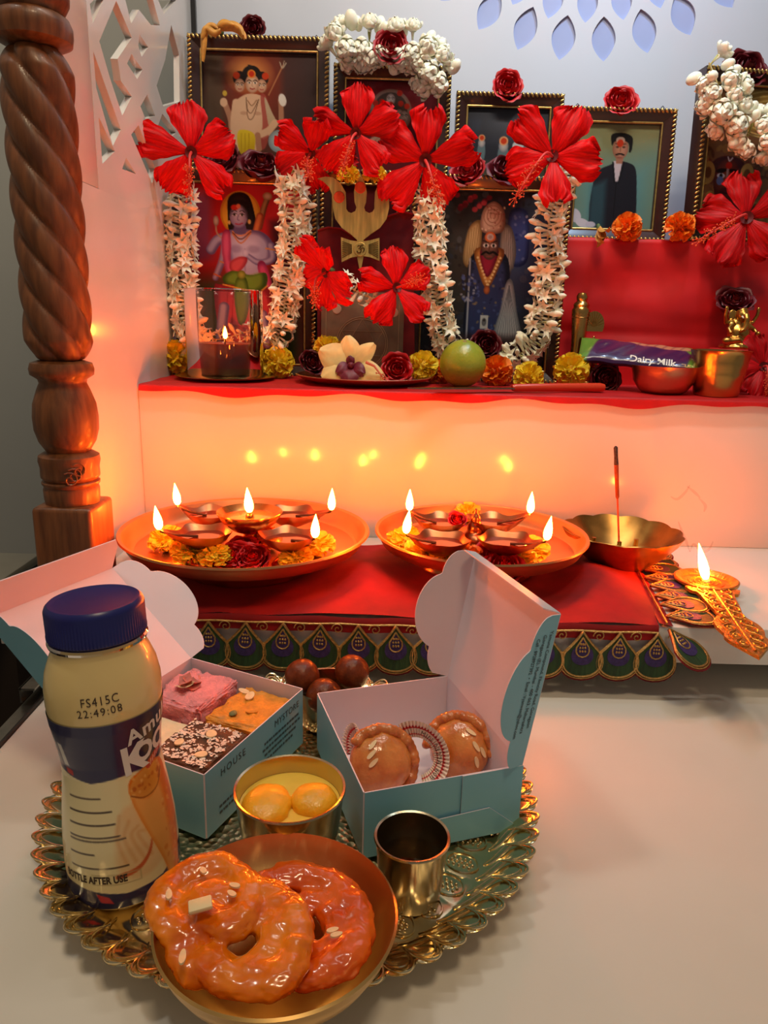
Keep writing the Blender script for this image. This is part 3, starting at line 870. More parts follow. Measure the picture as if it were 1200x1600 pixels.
cv.ell(26, ly(66), 11.5, 7.2, (214, 132, 42), -12, shade=(226, 150, 60))
cv.speck(15, ly(72), 36, ly(60), 26, .5, 1.4, [(186, 88, 20), (238, 176, 90)], 3)
cv.speck(28, ly(58), 42, ly(15), 30, .5, 1.6, [(214, 116, 34), (244, 190, 110)], 5, .5)
cv.line([(15, ly(62)), (22, ly(58.5)), (31, ly(60)), (37, ly(67))], .7, (150, 74, 20))
cv.X = _ox
cv.poly([(-30, ly(92)), (-26, ly(92)), (-24, ly(80)), (-28, ly(80))], (230, 224, 214), soft=1)
cv.poly([(-27, ly(79)), (-22, ly(78)), (-22, ly(75)), (-27, ly(76))], (200, 40, 40))
cv.poly([(-14, ly(13)), (-8, ly(11)), (-6, ly(7)), (-12, ly(8))], (190, 30, 50))
cv.line([(-15, ly(24)), (7, ly(23)), (7, ly(17.5)), (-15, ly(18.5))], .5, (190, 170, 120), smooth=False)
for (y_, x0, x1) in ((64, -26, -8), (57, -26, -3), (50.5, -26, -2), (44, -26, 0), (42, -26, 2), (35, -26, -13), (27.5, -26, 2)):
    r_ = random.Random(int(y_ * 10)); x_ = x0
    while x_ < x1:
        l_ = r_.uniform(.6, 2.0)
        cv.line([(x_, ly(y_)), (min(x1, x_ + l_), ly(y_))], .9, (70, 52, 40), smooth=False); x_ += l_ + r_.uniform(.3, .7)
cv.line([(20, ly(73.5)), (27, ly(77)), (36, ly(80))], 4.0, (196, 40, 34))
for k in range(7): cv.line([(21.5 + k * 2, ly(73.0 + k * .95)), (22.2 + k * 2, ly(75.6 + k * .95))], .7, (240, 200, 180), smooth=False)
def wrap(x_mm, z, off=.0004):
    a = vdir + x_mm / MMR; r = brad(z) + off
    return (r * math.cos(a), r * math.sin(a), z)
link('label', cv.mesh('label', lambda x, y: wrap(x, -y / 1000), m_label), bot)
def wraptext(body, size, m, x_mm, z_mm, rot=0.0, off=.0006, name='lettering', **kw):
    me = text_mesh(body, size, m, 0.0, **kw)
    bm = bmesh.new(); bm.from_mesh(me)
    bmesh.ops.triangulate(bm, faces=bm.faces[:])
    for _ in range(2):
        bmesh.ops.subdivide_edges(bm, edges=[e for e in bm.edges if e.calc_length() > .0022], cuts=1)
        bmesh.ops.triangulate(bm, faces=bm.faces[:])
    c, s_ = math.cos(rot), math.sin(rot)
    for v in bm.verts:
        x, y = v.co.x * c - v.co.y * s_, v.co.x * s_ + v.co.y * c
        v.co = wrap(x_mm + x * 1000, z_mm / 1000 + y, off)
    bm.to_mesh(me); bm.free()
    return link(name, me, bot)
wraptext('FS415C', .0060, m_ink, -2.0, 116.5, xscale=.8, space=1.15, off=.0003, rot=.05)
wraptext('22:49:08', .0056, m_ink, -2.5, 111.0, xscale=.85, space=1.2, off=.0003, rot=.05)
wraptext('Amul', .0115, m_white, 21, 95.5, rot=.20, offset=.0003, space=1.1)
wraptext('K', .022, m_white, 11.5, 80.5, rot=.10, offset=.0006)
wraptext('OO', .015, m_white, 23.5, 83.0, rot=.12, offset=.0006)
wraptext('L', .022, m_white, 36, 83, rot=.12, offset=.0006)
wraptext('BOTTLE AFTER USE', .0056, m_ink, -15.0, 20.8, xscale=.66, offset=.0002)

# ------------------------------------------------------------------ sweet boxes
m_boxo = mat('duck_egg_blue_card', C(128, 188, 208), 0.42, var=.02, vscale=20)
m_boxi = mat('white_card', C(222, 214, 224), 0.6, var=.02, vscale=30)
m_txt = mat('slate_print', C(62, 84, 92), .6)
TH = .0007
def card(parent, name, p0, e1, e2, outward, outline=None, th=TH):
    """a sheet with two faces: outer blue, inner white. p0 origin, e1/e2 edges (Vectors), outward normal"""
    e1, e2, n = Vector(e1), Vector(e2), Vector(outward).normalized() * th
    outline = outline or [(0, 0), (1, 0), (1, 1), (0, 1)]
    pin = [Vector(p0) + e1 * a + e2 * b for a, b in outline]
    pout = [p + n for p in pin]
    mb = MB(); k = len(pin)
    u, v = e1.normalized(), e2.normalized()
    tri = tessellate_polygon([[Vector((a * e1.length, b * e2.length, 0)) for a, b in outline]])
    mb.add(pin, [tuple(t) for t in tri], 1); mb.add(pout, [tuple(t) for t in tri], 0)
    mb.add(pin + pout, [(i, (i + 1) % k, (i + 1) % k + k, i + k) for i in range(k)], 1)
    return mb.build(name, [m_boxo, m_boxi], parent, smooth=0, fix=False)
def cloud(n=4, depth=.42, base=.0):
    """scalloped flap outline in (a along edge 0..1, b outwards 0..depth), lobed like a cloud"""
    cs = [(.17, .10, .19), (.50, .24, .30), (.80, .12, .20)]
    pts = [(0, 0)]
    th = np.linspace(PI, 0, 90)
    for t in np.linspace(0.0, 1.0, 80):
        y = 0
        for cx, cy, r in cs:
            d = r * r - (t - cx) ** 2
            if d > 0: y = max(y, cy + math.sqrt(d) * 1.0)
        pts.append((t, y))
    pts.append((1, 0))
    return pts
HB = .042
def sweet_box(name, label, O, ex, ey, lid_hinge, lid_vec):
    """O floor corner; ex, ey floor edges; lid hinged on edge (A,B) with panel vector lid_vec"""
    b = thing(name, label, 'box', T(O))
    up_ = Vector((0, 0, HB)); ex, ey = Vector(ex), Vector(ey)
    Z = Vector((0, 0, 0))
    card(b, 'floor_panel', Z + Vector((0, 0, .0008)), ex, ey, (0, 0, -1))
    nx, ny = ex.normalized(), ey.normalized()
    card(b, 'side_panel', Z, ex, up_, -ny); card(b, 'side_panel', Z + ey, ex, up_, ny)
    card(b, 'side_panel', Z, ey, up_, -nx); card(b, 'side_panel', Z + ex, ey, up_, nx)
    A, B = lid_hinge; A = Vector(A) + up_; B = Vector(B) + up_; L_ = Vector(lid_vec)
    h = (B - A)
    inner = (ex + ey) * .5 + up_ - A
    n_ = h.cross(L_).normalized()
    if n_.dot(inner) > 0: n_ = -n_
    lid = card(b, 'lid', A, h, L_, n_)
    return b, A, B, h, L_, n_, lid
# left box
zt_ = ZB + .0026
F = Vector((-0.0964, 0.358, zt_)); Rr = Vector((-0.0531, 0.4577, zt_)); Bk = Vector((-0.1403, 0.499, zt_))
ex, ey = Rr - F, Bk - Rr
lb, A, B, h, L_, n_, lid = sweet_box('sweet_box', 'pale blue card box of barfi squares with its lid open beside the bottle', F, ex, ey, (ey, ey + ex), Vector((-.917 * .0704, .398 * .0704, .059)))
# front tuck flap of the lid and the two cloud flaps
fl_dir = (L_.normalized() * .35 - n_ * .94).normalized() * .026
card(lb, 'tuck_flap', A + L_, h, fl_dir, L_, [(0, 0), (1, 0), (1, .8), (.97, 1), (.03, 1), (0, .8)])
cd = cloud()
hn = h.normalized()
card(lb, 'scalloped_flap', B, L_, (hn * .86 - n_ * .50).normalized() * .062, hn, cd)
card(lb, 'scalloped_flap', A, L_, (-hn * .22 - n_ * .97).normalized() * .062, -hn, cd)
# print on the long side of the left box
nn = Vector((ex.y, -ex.x, 0)).normalized()
def side_text(parent, body, size, along, zf, base, e, n, m=m_txt, **kw):
    e = Vector(e).normalized()
    me = text_mesh(body, size, m, .00005, align='LEFT', **kw)
    up_ = Vector((0, 0, 1)); o = Vector(base) + e * along + up_ * zf + Vector(n) * (TH + .0002)
    M = Matrix(((e.x, up_.x, n.x, o.x), (e.y, up_.y, n.y, o.y), (e.z, up_.z, n.z, o.z), (0, 0, 0, 1)))
    return link('lettering', me, parent, M)
side_text(lb, 'HOUSE', .0066, .014, .034, (0, 0, 0), ex, nn, space=1.3)
side_text(lb, 'MYSTORE', .0066, .072, .034, (0, 0, 0), ex, nn, space=1.1)
# the rows too small to read in the photograph stay rows of small marks
mk = MB(); r_ = random.Random(3); exn = ex.normalized()
for (x0, x1, z_) in ((.060, .100, .0265), (.058, .102, .0225), (.060, .098, .0185), (.062, .094, .0145), (.012, .044, .0130), (.012, .038, .0090)):
    x_ = x0
    while x_ < x1:
        l_ = r_.uniform(.0010, .0034); q = exn * (x_ + l_ / 2) + Vector((0, 0, z_)) + nn * (TH + .0002)
        mk.box((0, 0, 0), (l_, .0001, .0016), M=T(q) @ RZ(math.atan2(exn.y, exn.x))); x_ += l_ + r_.uniform(.0005, .0011)
mk.build('fine_print', m_txt, lb, smooth=0)

# right box
FLc = Vector((-0.0063, 0.346, zt_)); FRc = Vector((0.0842, 0.376, zt_)); BLc = Vector((-0.0350, 0.4537, zt_))
ex2 = FRc - FLc; ey2 = BLc - FLc
ey2 = Vector((-ex2.y, ex2.x, 0)).normalized() * ey2.length
rb, A2, B2, h2, L2, n2, lid2 = sweet_box('sweet_box', 'pale blue card box of glazed gujiya pastries with its lid upright', FLc, ex2, ey2, (ex2, ex2 + ey2), Vector((.0150, .0045, .0925)))
hn2 = h2.normalized()
card(rb, 'tuck_flap', A2 + L2, h2, (-n2 * .9 + L2.normalized() * .12).normalized() * .010, L2, [(0, 0), (1, 0), (.98, 1), (.02, 1)])
f_front = card(rb, 'scalloped_flap', A2, L2, (-hn2 * .35 - n2 * .92).normalized() * .060, -hn2, cd)
card(rb, 'scalloped_flap', B2, L2, (hn2 * .42 - n2 * .90).normalized() * .060, hn2, cd)
# outer lid rows of address print, reading down the blue flap
e_ = (-L2.normalized()); fdir = (-hn2 * .35 - n2 * .92).normalized()
nf_ = fdir.cross(L2.normalized())
if nf_.dot(-hn2) < 0: nf_ = -nf_
for q, (s_, sz) in enumerate([('Yamuna Compound, Filmcity Road, Goregaon', .0040), ('Goregaon (E), Mumbai - 400 063, Maharashtra', .0040), ('Cell : 8928927392  •  Email : Vyanwest@yahoo.com', .0040)]):
    me = text_mesh(s_, sz, m_txt, .00004, align='LEFT', xscale=.80 if q < 2 else .72)
    yv = nf_.cross(e_)
    o = A2 + L2 * (.90 - .02 * q) + fdir * (.0045 + .0052 * q) + nf_ * (TH + .0002)
    link('lettering', me, rb, Matrix(((e_.x, yv.x, nf_.x, o.x), (e_.y, yv.y, nf_.y, o.y), (e_.z, yv.z, nf_.z, o.z), (0, 0, 0, 1))))
# closing tab and slit on the front of the right box
nfr = Vector((ex2.y, -ex2.x, 0)).normalized()
card(rb, 'locking_tab', ex2 * .60 + Vector((0, 0, .002)) + nfr * .0014, ex2 * .40, Vector((0, 0, HB - .0015)), nfr)
card(rb, 'corner_flap', ex2 * .40 + Vector((0, 0, .0005)) + nfr * .0024, ex2 * .585, Vector((0, 0, .0185)), nfr, [(0, 0), (.98, 0), (1, .12), (.66, 1), (0, .92)])

# ------------------------------------------------------------------ barfi squares
def barfi(name, label, c, wx, wy, hh, rz, mt, rough, seed):
    r = random.Random(seed)
    ph = [r.uniform(0, 6) for _ in range(9)]
    bm = bmesh.new(); bmesh.ops.create_cube(bm, size=1)
    bmesh.ops.bevel(bm, geom=bm.edges[:], offset=.10, segments=3, profile=.6, affect='EDGES')
    bmesh.ops.subdivide_edges(bm, edges=bm.edges[:], cuts=8, use_grid_fill=True)
    for v in bm.verts:
        n = v.co.normalized()
        q = Vector((v.co.x * wx, v.co.y * wy, v.co.z * hh)); o_ = Vector((seed * 7.0, 0, 0))
        d = rough * (1.6 * mnoise.noise(q * 180 + o_) + 1.3 * mnoise.noise(q * 420 + o_) + .8 * mnoise.noise(q * 900 + o_))
        v.co = q + n * d + Vector((0, 0, hh / 2))
    me = bpy.data.meshes.new(name); bm.to_mesh(me); bm.free()
    me.materials.append(mt)
    for p in me.polygons: p.use_smooth = True
    t = thing(name, label, 'sweet', T(c) @ RZ(rz))
    link('sweet_body', me, t)
    return t, hh
angx = math.atan2(ex.y, ex.x)
def inbox(a, b, z=.0017): return F + ex * a + ey * b + Vector((0, 0, z))
m_pink = mat('pink_coconut_barfi', C(232, 146, 150), .75, var=.12, vscale=180, bump=1.0, bscale=600, sss=.2)
m_orb = mat('orange_barfi', C(226, 148, 44), .45, var=.18, vscale=160, bump=.9, bscale=420, sss=.2, coat=.3)
m_whb = mat('cream_barfi', C(240, 220, 180), .6, var=.05, vscale=120, bump=.4, bscale=500, sss=.2)
m_brb = mat('brown_fig_barfi', C(92, 54, 26), .6, var=.35, vscale=120, bump=1, bscale=300)
m_silver = mat('silver_leaf_flakes', C(238, 230, 214), .4, metal=.25, var=.15, vscale=200)
m_almond = mat('almond_sliver', C(240, 212, 164), .5, var=.08, vscale=200)
m_pist = mat('pistachio_piece', C(116, 118, 70), .6, var=.2, vscale=200)
m_petalpink = mat('dried_rose_petal', C(206, 120, 108), .6, var=.25, vscale=150)
def sliver(parent, loc, rz, L=.0075, W=.0042, m=m_almond, tilt=0.0, name='almond_sliver'):
    pts = [(L / 2 * math.cos(a) * (1 + .15 * math.cos(a)), W / 2 * math.sin(a)) for a in [TAU * k / 14 for k in range(14)]]
    return MB().prism(pts, 0, .0008).build(name, m, parent, T(loc) @ RZ(rz) @ RY(tilt), smooth=0, fix=True)
bz = [('pink', 'rough pink coconut barfi with a rose petal on top', inbox(.74, .74), .047, .043, .036, m_pink, .0022, 3),
      ('orange', 'grainy orange barfi square with almond and pistachio', inbox(.75, .25), .047, .042, .033, m_orb, .0013, 4),
      ('cream', 'smooth cream-coloured barfi square between the bottle and the dark one', inbox(.26, .74), .046, .042, .029, m_whb, .0004, 5),
      ('brown', 'dark brown barfi square flecked with silver leaf', inbox(.25, .26), .045, .041, .037, m_brb, .0011, 6)]
bts = []
for k_, lb_, c_, wx, wy, hh, mt, rg, sd in bz:
    t, hh = barfi('barfi_square', lb_, c_, wx, wy, hh, angx, mt, rg, sd); t['group'] = 'barfi squares in the open box'
    bts.append((t, hh))
t, hh = bts[0]
for k, (x, y) in enumerate(((-.001, .001), (.003, .0035), (-.005, .004), (0, .007))):
    def pf(u, v, k=k): 
        a = (u - .5) * 2.4; return (.006 * math.sin(a), .004 * (v - .5) * 2 * math.cos(a * .5), .0035 * (1 - math.cos(a)) + .002 * v * v)
    MB().grid(pf, 8, 4, M=T(x, y, hh + .0005 + .0006 * k) @ RZ(k * 1.3) @ S(1.1)).build('rose_petal', m_petalpink if k != 2 else m_almond, t, smooth=180)
sliver(t, (.012, .006, hh), .5, .007, .004, m_petalpink, name='rose_petal')
t, hh = bts[1]
sliver(t, (.012, .009, hh), .3, .011, .006); sliver(t, (.016, .016, hh), 1.3, .010, .005); sliver(t, (-.004, -.004, hh), 2.1, .008, .0045, m_orb)
MB().ell((-.012, .006, hh + .0006), (.0032, .0026, .0013), 10, 6).build('pistachio', m_pist, t)
t, hh = bts[3]
fk = MB(); r_ = random.Random(9)
for _ in range(620):
    x, y = r_.uniform(-.0205, .0205), r_.uniform(-.0185, .0185)
    if math.sin(x * 260 + 1) * math.cos(y * 300) > .55: continue
    s_ = r_.uniform(.0005, .0014); a = r_.uniform(0, 6)
    fk.add([(x + s_ * math.cos(a + q * 1.6) * r_.uniform(.6, 1.3), y + s_ * math.sin(a + q * 1.6), hh + .0005 + r_.uniform(0, .0004)) for q in range(4)], [(0, 1, 2, 3)])
o_ = fk.build('silver_leaf', m_silver, t, smooth=0); o_['kind'] = 'stuff'
sliver(t, (.010, -.002, hh + .0006), .8, .0085, .0065); sliver(t, (-.010, -.010, hh + .0006), 2.2, .0075, .006); sliver(t, (-.006, .010, hh + .0006), .2, .007, .0055)

# ------------------------------------------------------------------ gujiya pastries in paper cups
m_guj = mat('glazed_fried_pastry', C(196, 110, 46), .22, col2=C(222, 148, 74), vscale=90, bump=.5, bscale=320, coat=.8, sss=.15)
m_gujd = mat('dark_pastry_edge', C(176, 92, 38), .3, col2=C(206, 126, 60), vscale=120, bump=.6, bscale=300, coat=.6)
m_paper = mat('white_paper_cup', C(232, 218, 200), .75)
def in2(a, b, z=.0017): return FLc + ex2 * a + ey2 * b + Vector((0, 0, z))
ang2 = math.atan2(ex2.y, ex2.x)
def gujiya(label, c, rz, lean, seed, Rg=.0180, a0=-.55, a1=2.75):
    """half-moon pastry facing -Y: plump body, twisted crimp along its curved edge"""
    t = thing('gujiya', label, 'sweet', T(c) @ RZ(rz) @ RX(lean), 'glazed gujiyas in the open box')
    r = random.Random(seed); ph = r.uniform(0, 6)
    mb = MB().ell((0, 0, 0), (Rg, Rg * .72, Rg), 36, 24, fun=lambda v: 1 + .05 * mnoise.noise(v * 2.2 + Vector((seed * 5, 0, 0))) + .025 * mnoise.noise(v * 7))
    mb.build('pastry_body', m_guj, t, smooth=180)
    br = MB(); n = 22
    for k in range(n):
        a = a0 + (a1 - a0) * k / (n - 1)
        p = Vector((math.cos(a) * Rg * 1.10, -.0015 + .001 * math.sin(k * 1.7), math.sin(a) * Rg * 1.10))
        br.ell((0, 0, 0), (.0042, .0030, .0030), 10, 7, M=T(p) @ RY(-a - .75) @ RZ(.4))
        br.ell((0, 0, 0), (.0034, .0034, .0026), 8, 6, M=T(p * .96) @ RY(-a))
    link('crimped_edge', remesh(br, m_gujd, .0007, 2, 'crimped_edge'), t)
    for k, (a, q, sp_) in enumerate(((2.3, .62, .75), (2.6, .45, .7), (2.0, .78, .9)) if seed == 1 else ((.5, .70, -.9), (.2, .85, -1.0), (1.1, .80, -.5), (-.2, .72, -1.2))):
        x, z = math.cos(a) * q * Rg, math.sin(a) * q * Rg
        y = -Rg * .72 * math.sqrt(1 - q * q) - .0006
        n_ = Vector((x / Rg ** 2, y / (Rg * .72) ** 2, z / Rg ** 2))
        sl = sliver(t, (x, y, z), 0, .0075, .0026); sl.matrix_local = T(x, y, z) @ rotm(n_, spin=sp_)
    return t
gujiya('glazed gujiya pastry resting against the near side of its box', P(594, 1194, z=.0290), .28, -.35, 1, .0200, -.95, 2.3)
gujiya('glazed gujiya pastry behind the printed paper cup', P(718, 1170, z=.0290), -.35, -.35, 2, .0195, .1, 3.2)
def paper_cup(label, c, rz, lean, rad, arc0, arc1, text=None, z0=.012):
    t = thing('paper_cup', label, 'paper cup', T(c) @ RZ(rz) @ RY(lean), 'paper cups of the gujiyas')
    n = 150
    m_cup = mat('printed_paper_cup', None, .75, attr='print')
    cv = Canvas(0, 0, n, 26, 1.0, (236, 226, 210))
    for (y0, y1) in ((9, 11.4), (20, 21.6)):
        cv.poly([(-2, y0), (n + 2, y0), (n + 2, y1), (-2, y1)], (196, 30, 34))
    for k in range(0, n, 5): cv.poly([(k, 7.2), (k + 2.2, 7.2), (k + 2.2, 9.4), (k, 9.4)], (196, 30, 34))
    def fn(x, y):
        a = arc0 + (arc1 - arc0) * x / n
        rr_ = rad * (1 - .48 * y / 26) 
        pl = .0009 * math.sin(x * TAU / 5)
        return (pl + .006 * (y / 26) - .0008 * math.cos(3 * a), math.cos(a) * rr_, z0 + .011 + math.sin(a) * rr_)
    me = cv.mesh('pleated_paper', fn, m_cup)
    link('pleated_paper', me, t)
    if text:
        for k, ch_ in enumerate(text[::-1]):
            x = 24 + k * 7.2; a = arc0 + (arc1 - arc0) * x / n
            rr_ = rad * (1 - .48 * 15.3 / 26)
            me = text_mesh(ch_, .0042, m_ink, .00004)
            p = Vector((-.0020, math.cos(a) * rr_, z0 + .011 + math.sin(a) * rr_))
            nrm = Vector((-1, 0, 0)); rad_ = Vector((0, math.cos(a), math.sin(a))); tg = rad_.cross(nrm)
            Mx = Matrix(((tg.x, rad_.x, nrm.x, p.x), (tg.y, rad_.y, nrm.y, p.y), (tg.z, rad_.z, nrm.z, p.z), (0, 0, 0, 1)))
            link('lettering', me, t, Mx)
    return t
paper_cup('pleated paper cup with red rings and small black lettering between the two gujiyas', P(647, 1184, z=.031), 1.30, .40, .0225, PI + 1.15, .95, 'MIN.0322A.608', z0=-.011)
paper_cup('pleated paper cup with a red ring against the inner wall of its box', P(551, 1178, z=.030), .35, .1, .0190, -.6, PI + .3, z0=-.011)

# ------------------------------------------------------------------ bowls on the tray
def bowl(name, label, c, zr, r_top, r_bot, mt=m_steelb, th=.0009, belly=.5, foot=.8):
    t = thing(name, label, 'bowl', T(c.x, c.y, ZB + .0004))
    h = zr - ZB - .0004
    prof = [(0, .0004), (r_bot * foot, 0), (r_bot, .001)]
    for k in range(1, 9):
        s_ = k / 8; prof.append((r_bot + (r_top - r_bot) * s_ ** belly, h * s_))
    prof += [(r_top + .0010, h + .0004), (r_top + .0006, h + .0014), (r_top - .0006, h + .0010)]
    for k in range(7, 0, -1):
        s_ = k / 8; prof.append((r_bot + (r_top - r_bot) * s_ ** belly - th, h * s_ + th))
    prof += [(r_bot - .001, .0022), (0, .0020)]
    MB().lathe(prof, 72).build('shell', mt, t, smooth=40)
    return t, h
def rin(r_top, r_bot, belly, s_): return r_bot + (r_top - r_bot) * s_ ** belly
# rasmalai bowl
c = P(453, 1232, z=.050)
t, h = bowl('steel_bowl', 'small steel bowl filled with yellow rasmalai', c, .050, .0295, .0200, belly=.42)
m_milk = mat('saffron_milk', C(250, 206, 84), .18, coat=.6, sss=.3, var=.05, vscale=60)
m_ras = mat('rasmalai_disc', C(246, 178, 26), .38, var=.08, vscale=120, bump=.5, bscale=400, sss=.3, coat=.3)
MB().lathe([(0, h * .80), (rin(.0295, .02, .42, .80) - .0011, h * .80)], 60).build('milk', m_milk, t)
for lb_, x, y, rx, ry, sd in (('flattened yellow rasmalai disc with a broken edge in the milk', -.0120, -.0040, .0135, .0165, 1), ('rounder yellow rasmalai ball floating in the milk', .0130, .0010, .0128, .0128, 2)):
    mb = MB().ell((0, 0, 0), (rx, ry, .0075), 26, 14, fun=lambda v, sd=sd: 1 + .03 * math.sin(v.x * 6 + sd) * math.sin(v.y * 5 + sd) + (.05 * math.sin(v.y * 9) * max(0, v.x) if sd == 1 else 0))
    tag(mb.build('rasmalai', m_ras, None, T(c.x + x, c.y + y, ZB + h * .80 + .0012), smooth=180), lb_, 'sweet', 'rasmalai pieces in the steel bowl')
# gulab jamun bowl
cg = P(512, 1074, y=.487)
zr = .0375
t, h = bowl('steel_bowl', 'steel bowl holding three gulab jamuns at the back of the tray', Vector((-.0375, .487, 0)), zr, .0240, .0175, belly=.5)
m_gj = mat('gulab_jamun_skin', C(92, 36, 12), .32, col2=C(124, 54, 20), vscale=160, bump=.3, bscale=600, spec=.35)
gx = Vector((-.0375, .487, 0))
for lb_, px, py, y, rb_ in (('dark brown gulab jamun nearest the barfi box', 472, 1057, .486, .0128), ('dark brown gulab jamun nearest the upright blue lid', 550, 1050, .492, .0127), ('dark brown gulab jamun in front of the other two', 506, 1088, .474, .0129)):
    p = P(px, py, y=y)
    mb = MB().ell((0, 0, 0), rb_, 28, 18, fun=lambda v: 1 + .015 * math.sin(v.x * 4 + px) * math.sin(v.y * 5))
    tag(mb.build('gulab_jamun', m_gj, None, T(p), smooth=180), lb_, 'sweet', 'gulab jamuns in the steel bowl')
# small water cup
c = P(644, 1308, z=.041)
t, h = bowl('steel_cup', 'small straight steel cup of water in front of the gujiya box', c, .041, .0188, .0158, belly=.9, th=.0007)
m_water = glass_mat('water', (.55, .48, .40), 1.33)
MB().lathe([(0, h * .62), (rin(.0188, .0158, .9, .62) - .0008, h * .62)], 48).build('water_surface', m_water, t)
# jalebi bowl
c = P(433, 1430, z=.0440)
jb = thing('jalebi_bowl', 'wide brass-toned steel dish holding two jalebis at the front of the tray', 'bowl', T(c.x, c.y, .0190) @ RX(-.02))
hj = .0440 - .0190; Rj = .0522
MB().lathe([(0, .0004), (.028, 0), (.032, .0010), (.0405, .006), (.0470, .0125), (.0505, .0190), (Rj, hj), (Rj + .0009, hj + .0008), (Rj - .0002, hj + .0016), (.0498, .0195), (.0460, .0132), (.0395, .0072), (.031, .0026), (0, .0022)], 96).build('shell', mat('warm_brass_dish', C(230, 186, 116), .32, metal=1.0, var=.1, vscale=24, rvar=.05), jb, smooth=40)
m_jal = mat('syrupy_jalebi', C(214, 90, 0), .22, col2=C(242, 134, 8), vscale=70, bump=.12, bscale=200, coat=.6, sss=.04)
m_jal2 = mat('deep_orange_jalebi', C(200, 68, 2), .22, col2=C(230, 100, 10), vscale=70, bump=.12, bscale=200, coat=.6, sss=.04)
def jalebi(label, paths, M, mt, seed, group=True):
    r = random.Random(seed); mb = MB()
    for path, w0 in paths:
        pts = crom(path, 8)
        n = len(pts)
        rad = [w0 * (1 + .06 * math.sin(i * .45 + seed) + .02 * math.sin(i * 1.7)) * min(1, .55 + .45 * min(i, n - 1 - i) / 3) for i in range(n)]
        mb.tube(pts, rad, 12)
    me = remesh(mb, mt, .0011, 8, 'jalebi_coil')
    zs = [v.co.z for v in me.vertices]; zm = sum(zs) / len(zs)
    for v in me.vertices:
        nz = .0011 * mnoise.noise(v.co * 130 + Vector((seed * 3, 0, 0))) + .0006 * mnoise.noise(v.co * 320)
        v.co = Vector((v.co.x, v.co.y, zm + (v.co.z - zm) * .68)) + v.normal * nz
    t = thing('jalebi', label, 'sweet', M, 'jalebis in the brass dish')
    link('coil', me, t)
    return t
def jl(px, py, z):
    return P(px, py, z=z)
# front jalebi, traced loops in plan: big ring plus small knot at its upper left
zz = .0425
def pj(l, z): return [P(x, y, z=z + dz) for x, y, dz in l]
big = pj([(330, 1540, -.006), (290, 1500, -.004), (305, 1450, 0), (350, 1415, .001), (410, 1395, .002), (450, 1420, .002), (462, 1475, .001), (440, 1525, 0), (395, 1540, -.002), (340, 1520, -.002), (325, 1480, .0)], zz)
knot = pj([(300, 1470, -.002), (262, 1440, 0), (258, 1400, .001), (290, 1365, .002), (340, 1352, .002), (376, 1375, .002), (385, 1410, .003), (366, 1440, .003), (330, 1436, .002), (310, 1408, .001), (335, 1392, .001), (350, 1410, .0)], zz + .002)
mid = pj([(376, 1375, .001), (410, 1420, .002), (430, 1470, .001), (400, 1515, 0), (370, 1530, -.001)], zz - .001)
jc = P(370, 1450, z=zz)
def rel(l): return [p - jc for p in l]
j1 = jalebi('glossy orange jalebi with almond slivers, lying on top in front', [(rel(big), .0084), (rel(knot), .0082), (rel(mid), .0078)], T(jc), m_jal, 1)
j2c = P(500, 1450, z=.036)
ring2 = pj([(455, 1525, -.004), (505, 1520, -.002), (552, 1480, 0), (556, 1430, .001), (525, 1385, .002), (475, 1368, .002), (425, 1375, .002), (415, 1400, .002), (440, 1430, -.001), (480, 1455, -.003)], .037)
ring2b = pj([(470, 1400, .001), (515, 1420, .001), (530, 1465, 0), (500, 1500, -.003), (470, 1490, -.004)], .036)
j2 = jalebi('deep orange jalebi lying behind the other, ring end towards the steel cup', [([p - j2c for p in ring2], .0082), ([p - j2c for p in ring2b], .0072)], T(j2c), m_jal2, 2)
for px, py, L_ in ((318, 1362, .006), (264, 1400, .008), (368, 1385, .006), (363, 1398, .006), (285, 1498, .009)):
    p = P(px, py, z=zz + .0105); sliver(j1, p - jc, random.Random(px).uniform(0, 3), L_, .0028, tilt=.2)
p = P(313, 1414, z=zz + .0135)
MB().box((0, 0, 0), (.010, .007, .0022), bev=.0008).build('paneer_piece', mat('white_cheese_piece', C(240, 216, 166), .5), j1, T(p - jc) @ RZ(.3) @ RY(-.1))
for px, py in ((518, 1455), (524, 1462)):
    p = P(px, py, z=.0450); sliver(j2, p - j2c, .6, .006, .0026, tilt=.2)
# ------------------------------------------------------------------ flowers
m_hib = mat('red_hibiscus_petal', C(208, 5, 12), .55, spec=.2, var=.28, vscale=70, stretch=(7, .5, 3), sss=.1)
m_hibd = mat('deep_red_hibiscus_petal', C(176, 5, 14), .55, spec=.2, var=.28, vscale=70, stretch=(7, .5, 3), sss=.1)
m_stam = mat('red_staminal_column', C(214, 58, 52), .5)
m_anth = mat('orange_anthers', C(232, 92, 46), .6)
m_throat = mat('dark_flower_throat', C(92, 6, 14), .6)
m_rose = mat('crimson_rose_petal', C(150, 6, 20), .5, var=.3, vscale=90, sss=.08)
m_rosed = mat('wine_rose_petal', C(92, 4, 18), .5, var=.3, vscale=90, sss=.08)
m_roser = mat('bright_rose_petal', C(186, 8, 16), .5, var=.25, vscale=90, sss=.08)
m_sepal = mat('green_sepal', C(70, 92, 40), .6, var=.2, vscale=120)
m_mary = mat('yellow_marigold', C(255, 214, 44), .6, var=.12, vscale=160, sss=.45)
m_maro = mat('orange_marigold', C(250, 128, 14), .6, var=.15, vscale=160, sss=.45)
m_jas = mat('cream_jasmine', C(253, 246, 222), .55, var=.08, vscale=200, sss=.2)
m_jasw = mat('white_jasmine_bud', C(254, 248, 226), .5, var=.06, vscale=120, sss=.25)
m_jasg = mat('jasmine_stalk', C(176, 170, 96), .6, var=.2, vscale=200)
m_string = mat('cotton_string', C(206, 186, 130), .9)

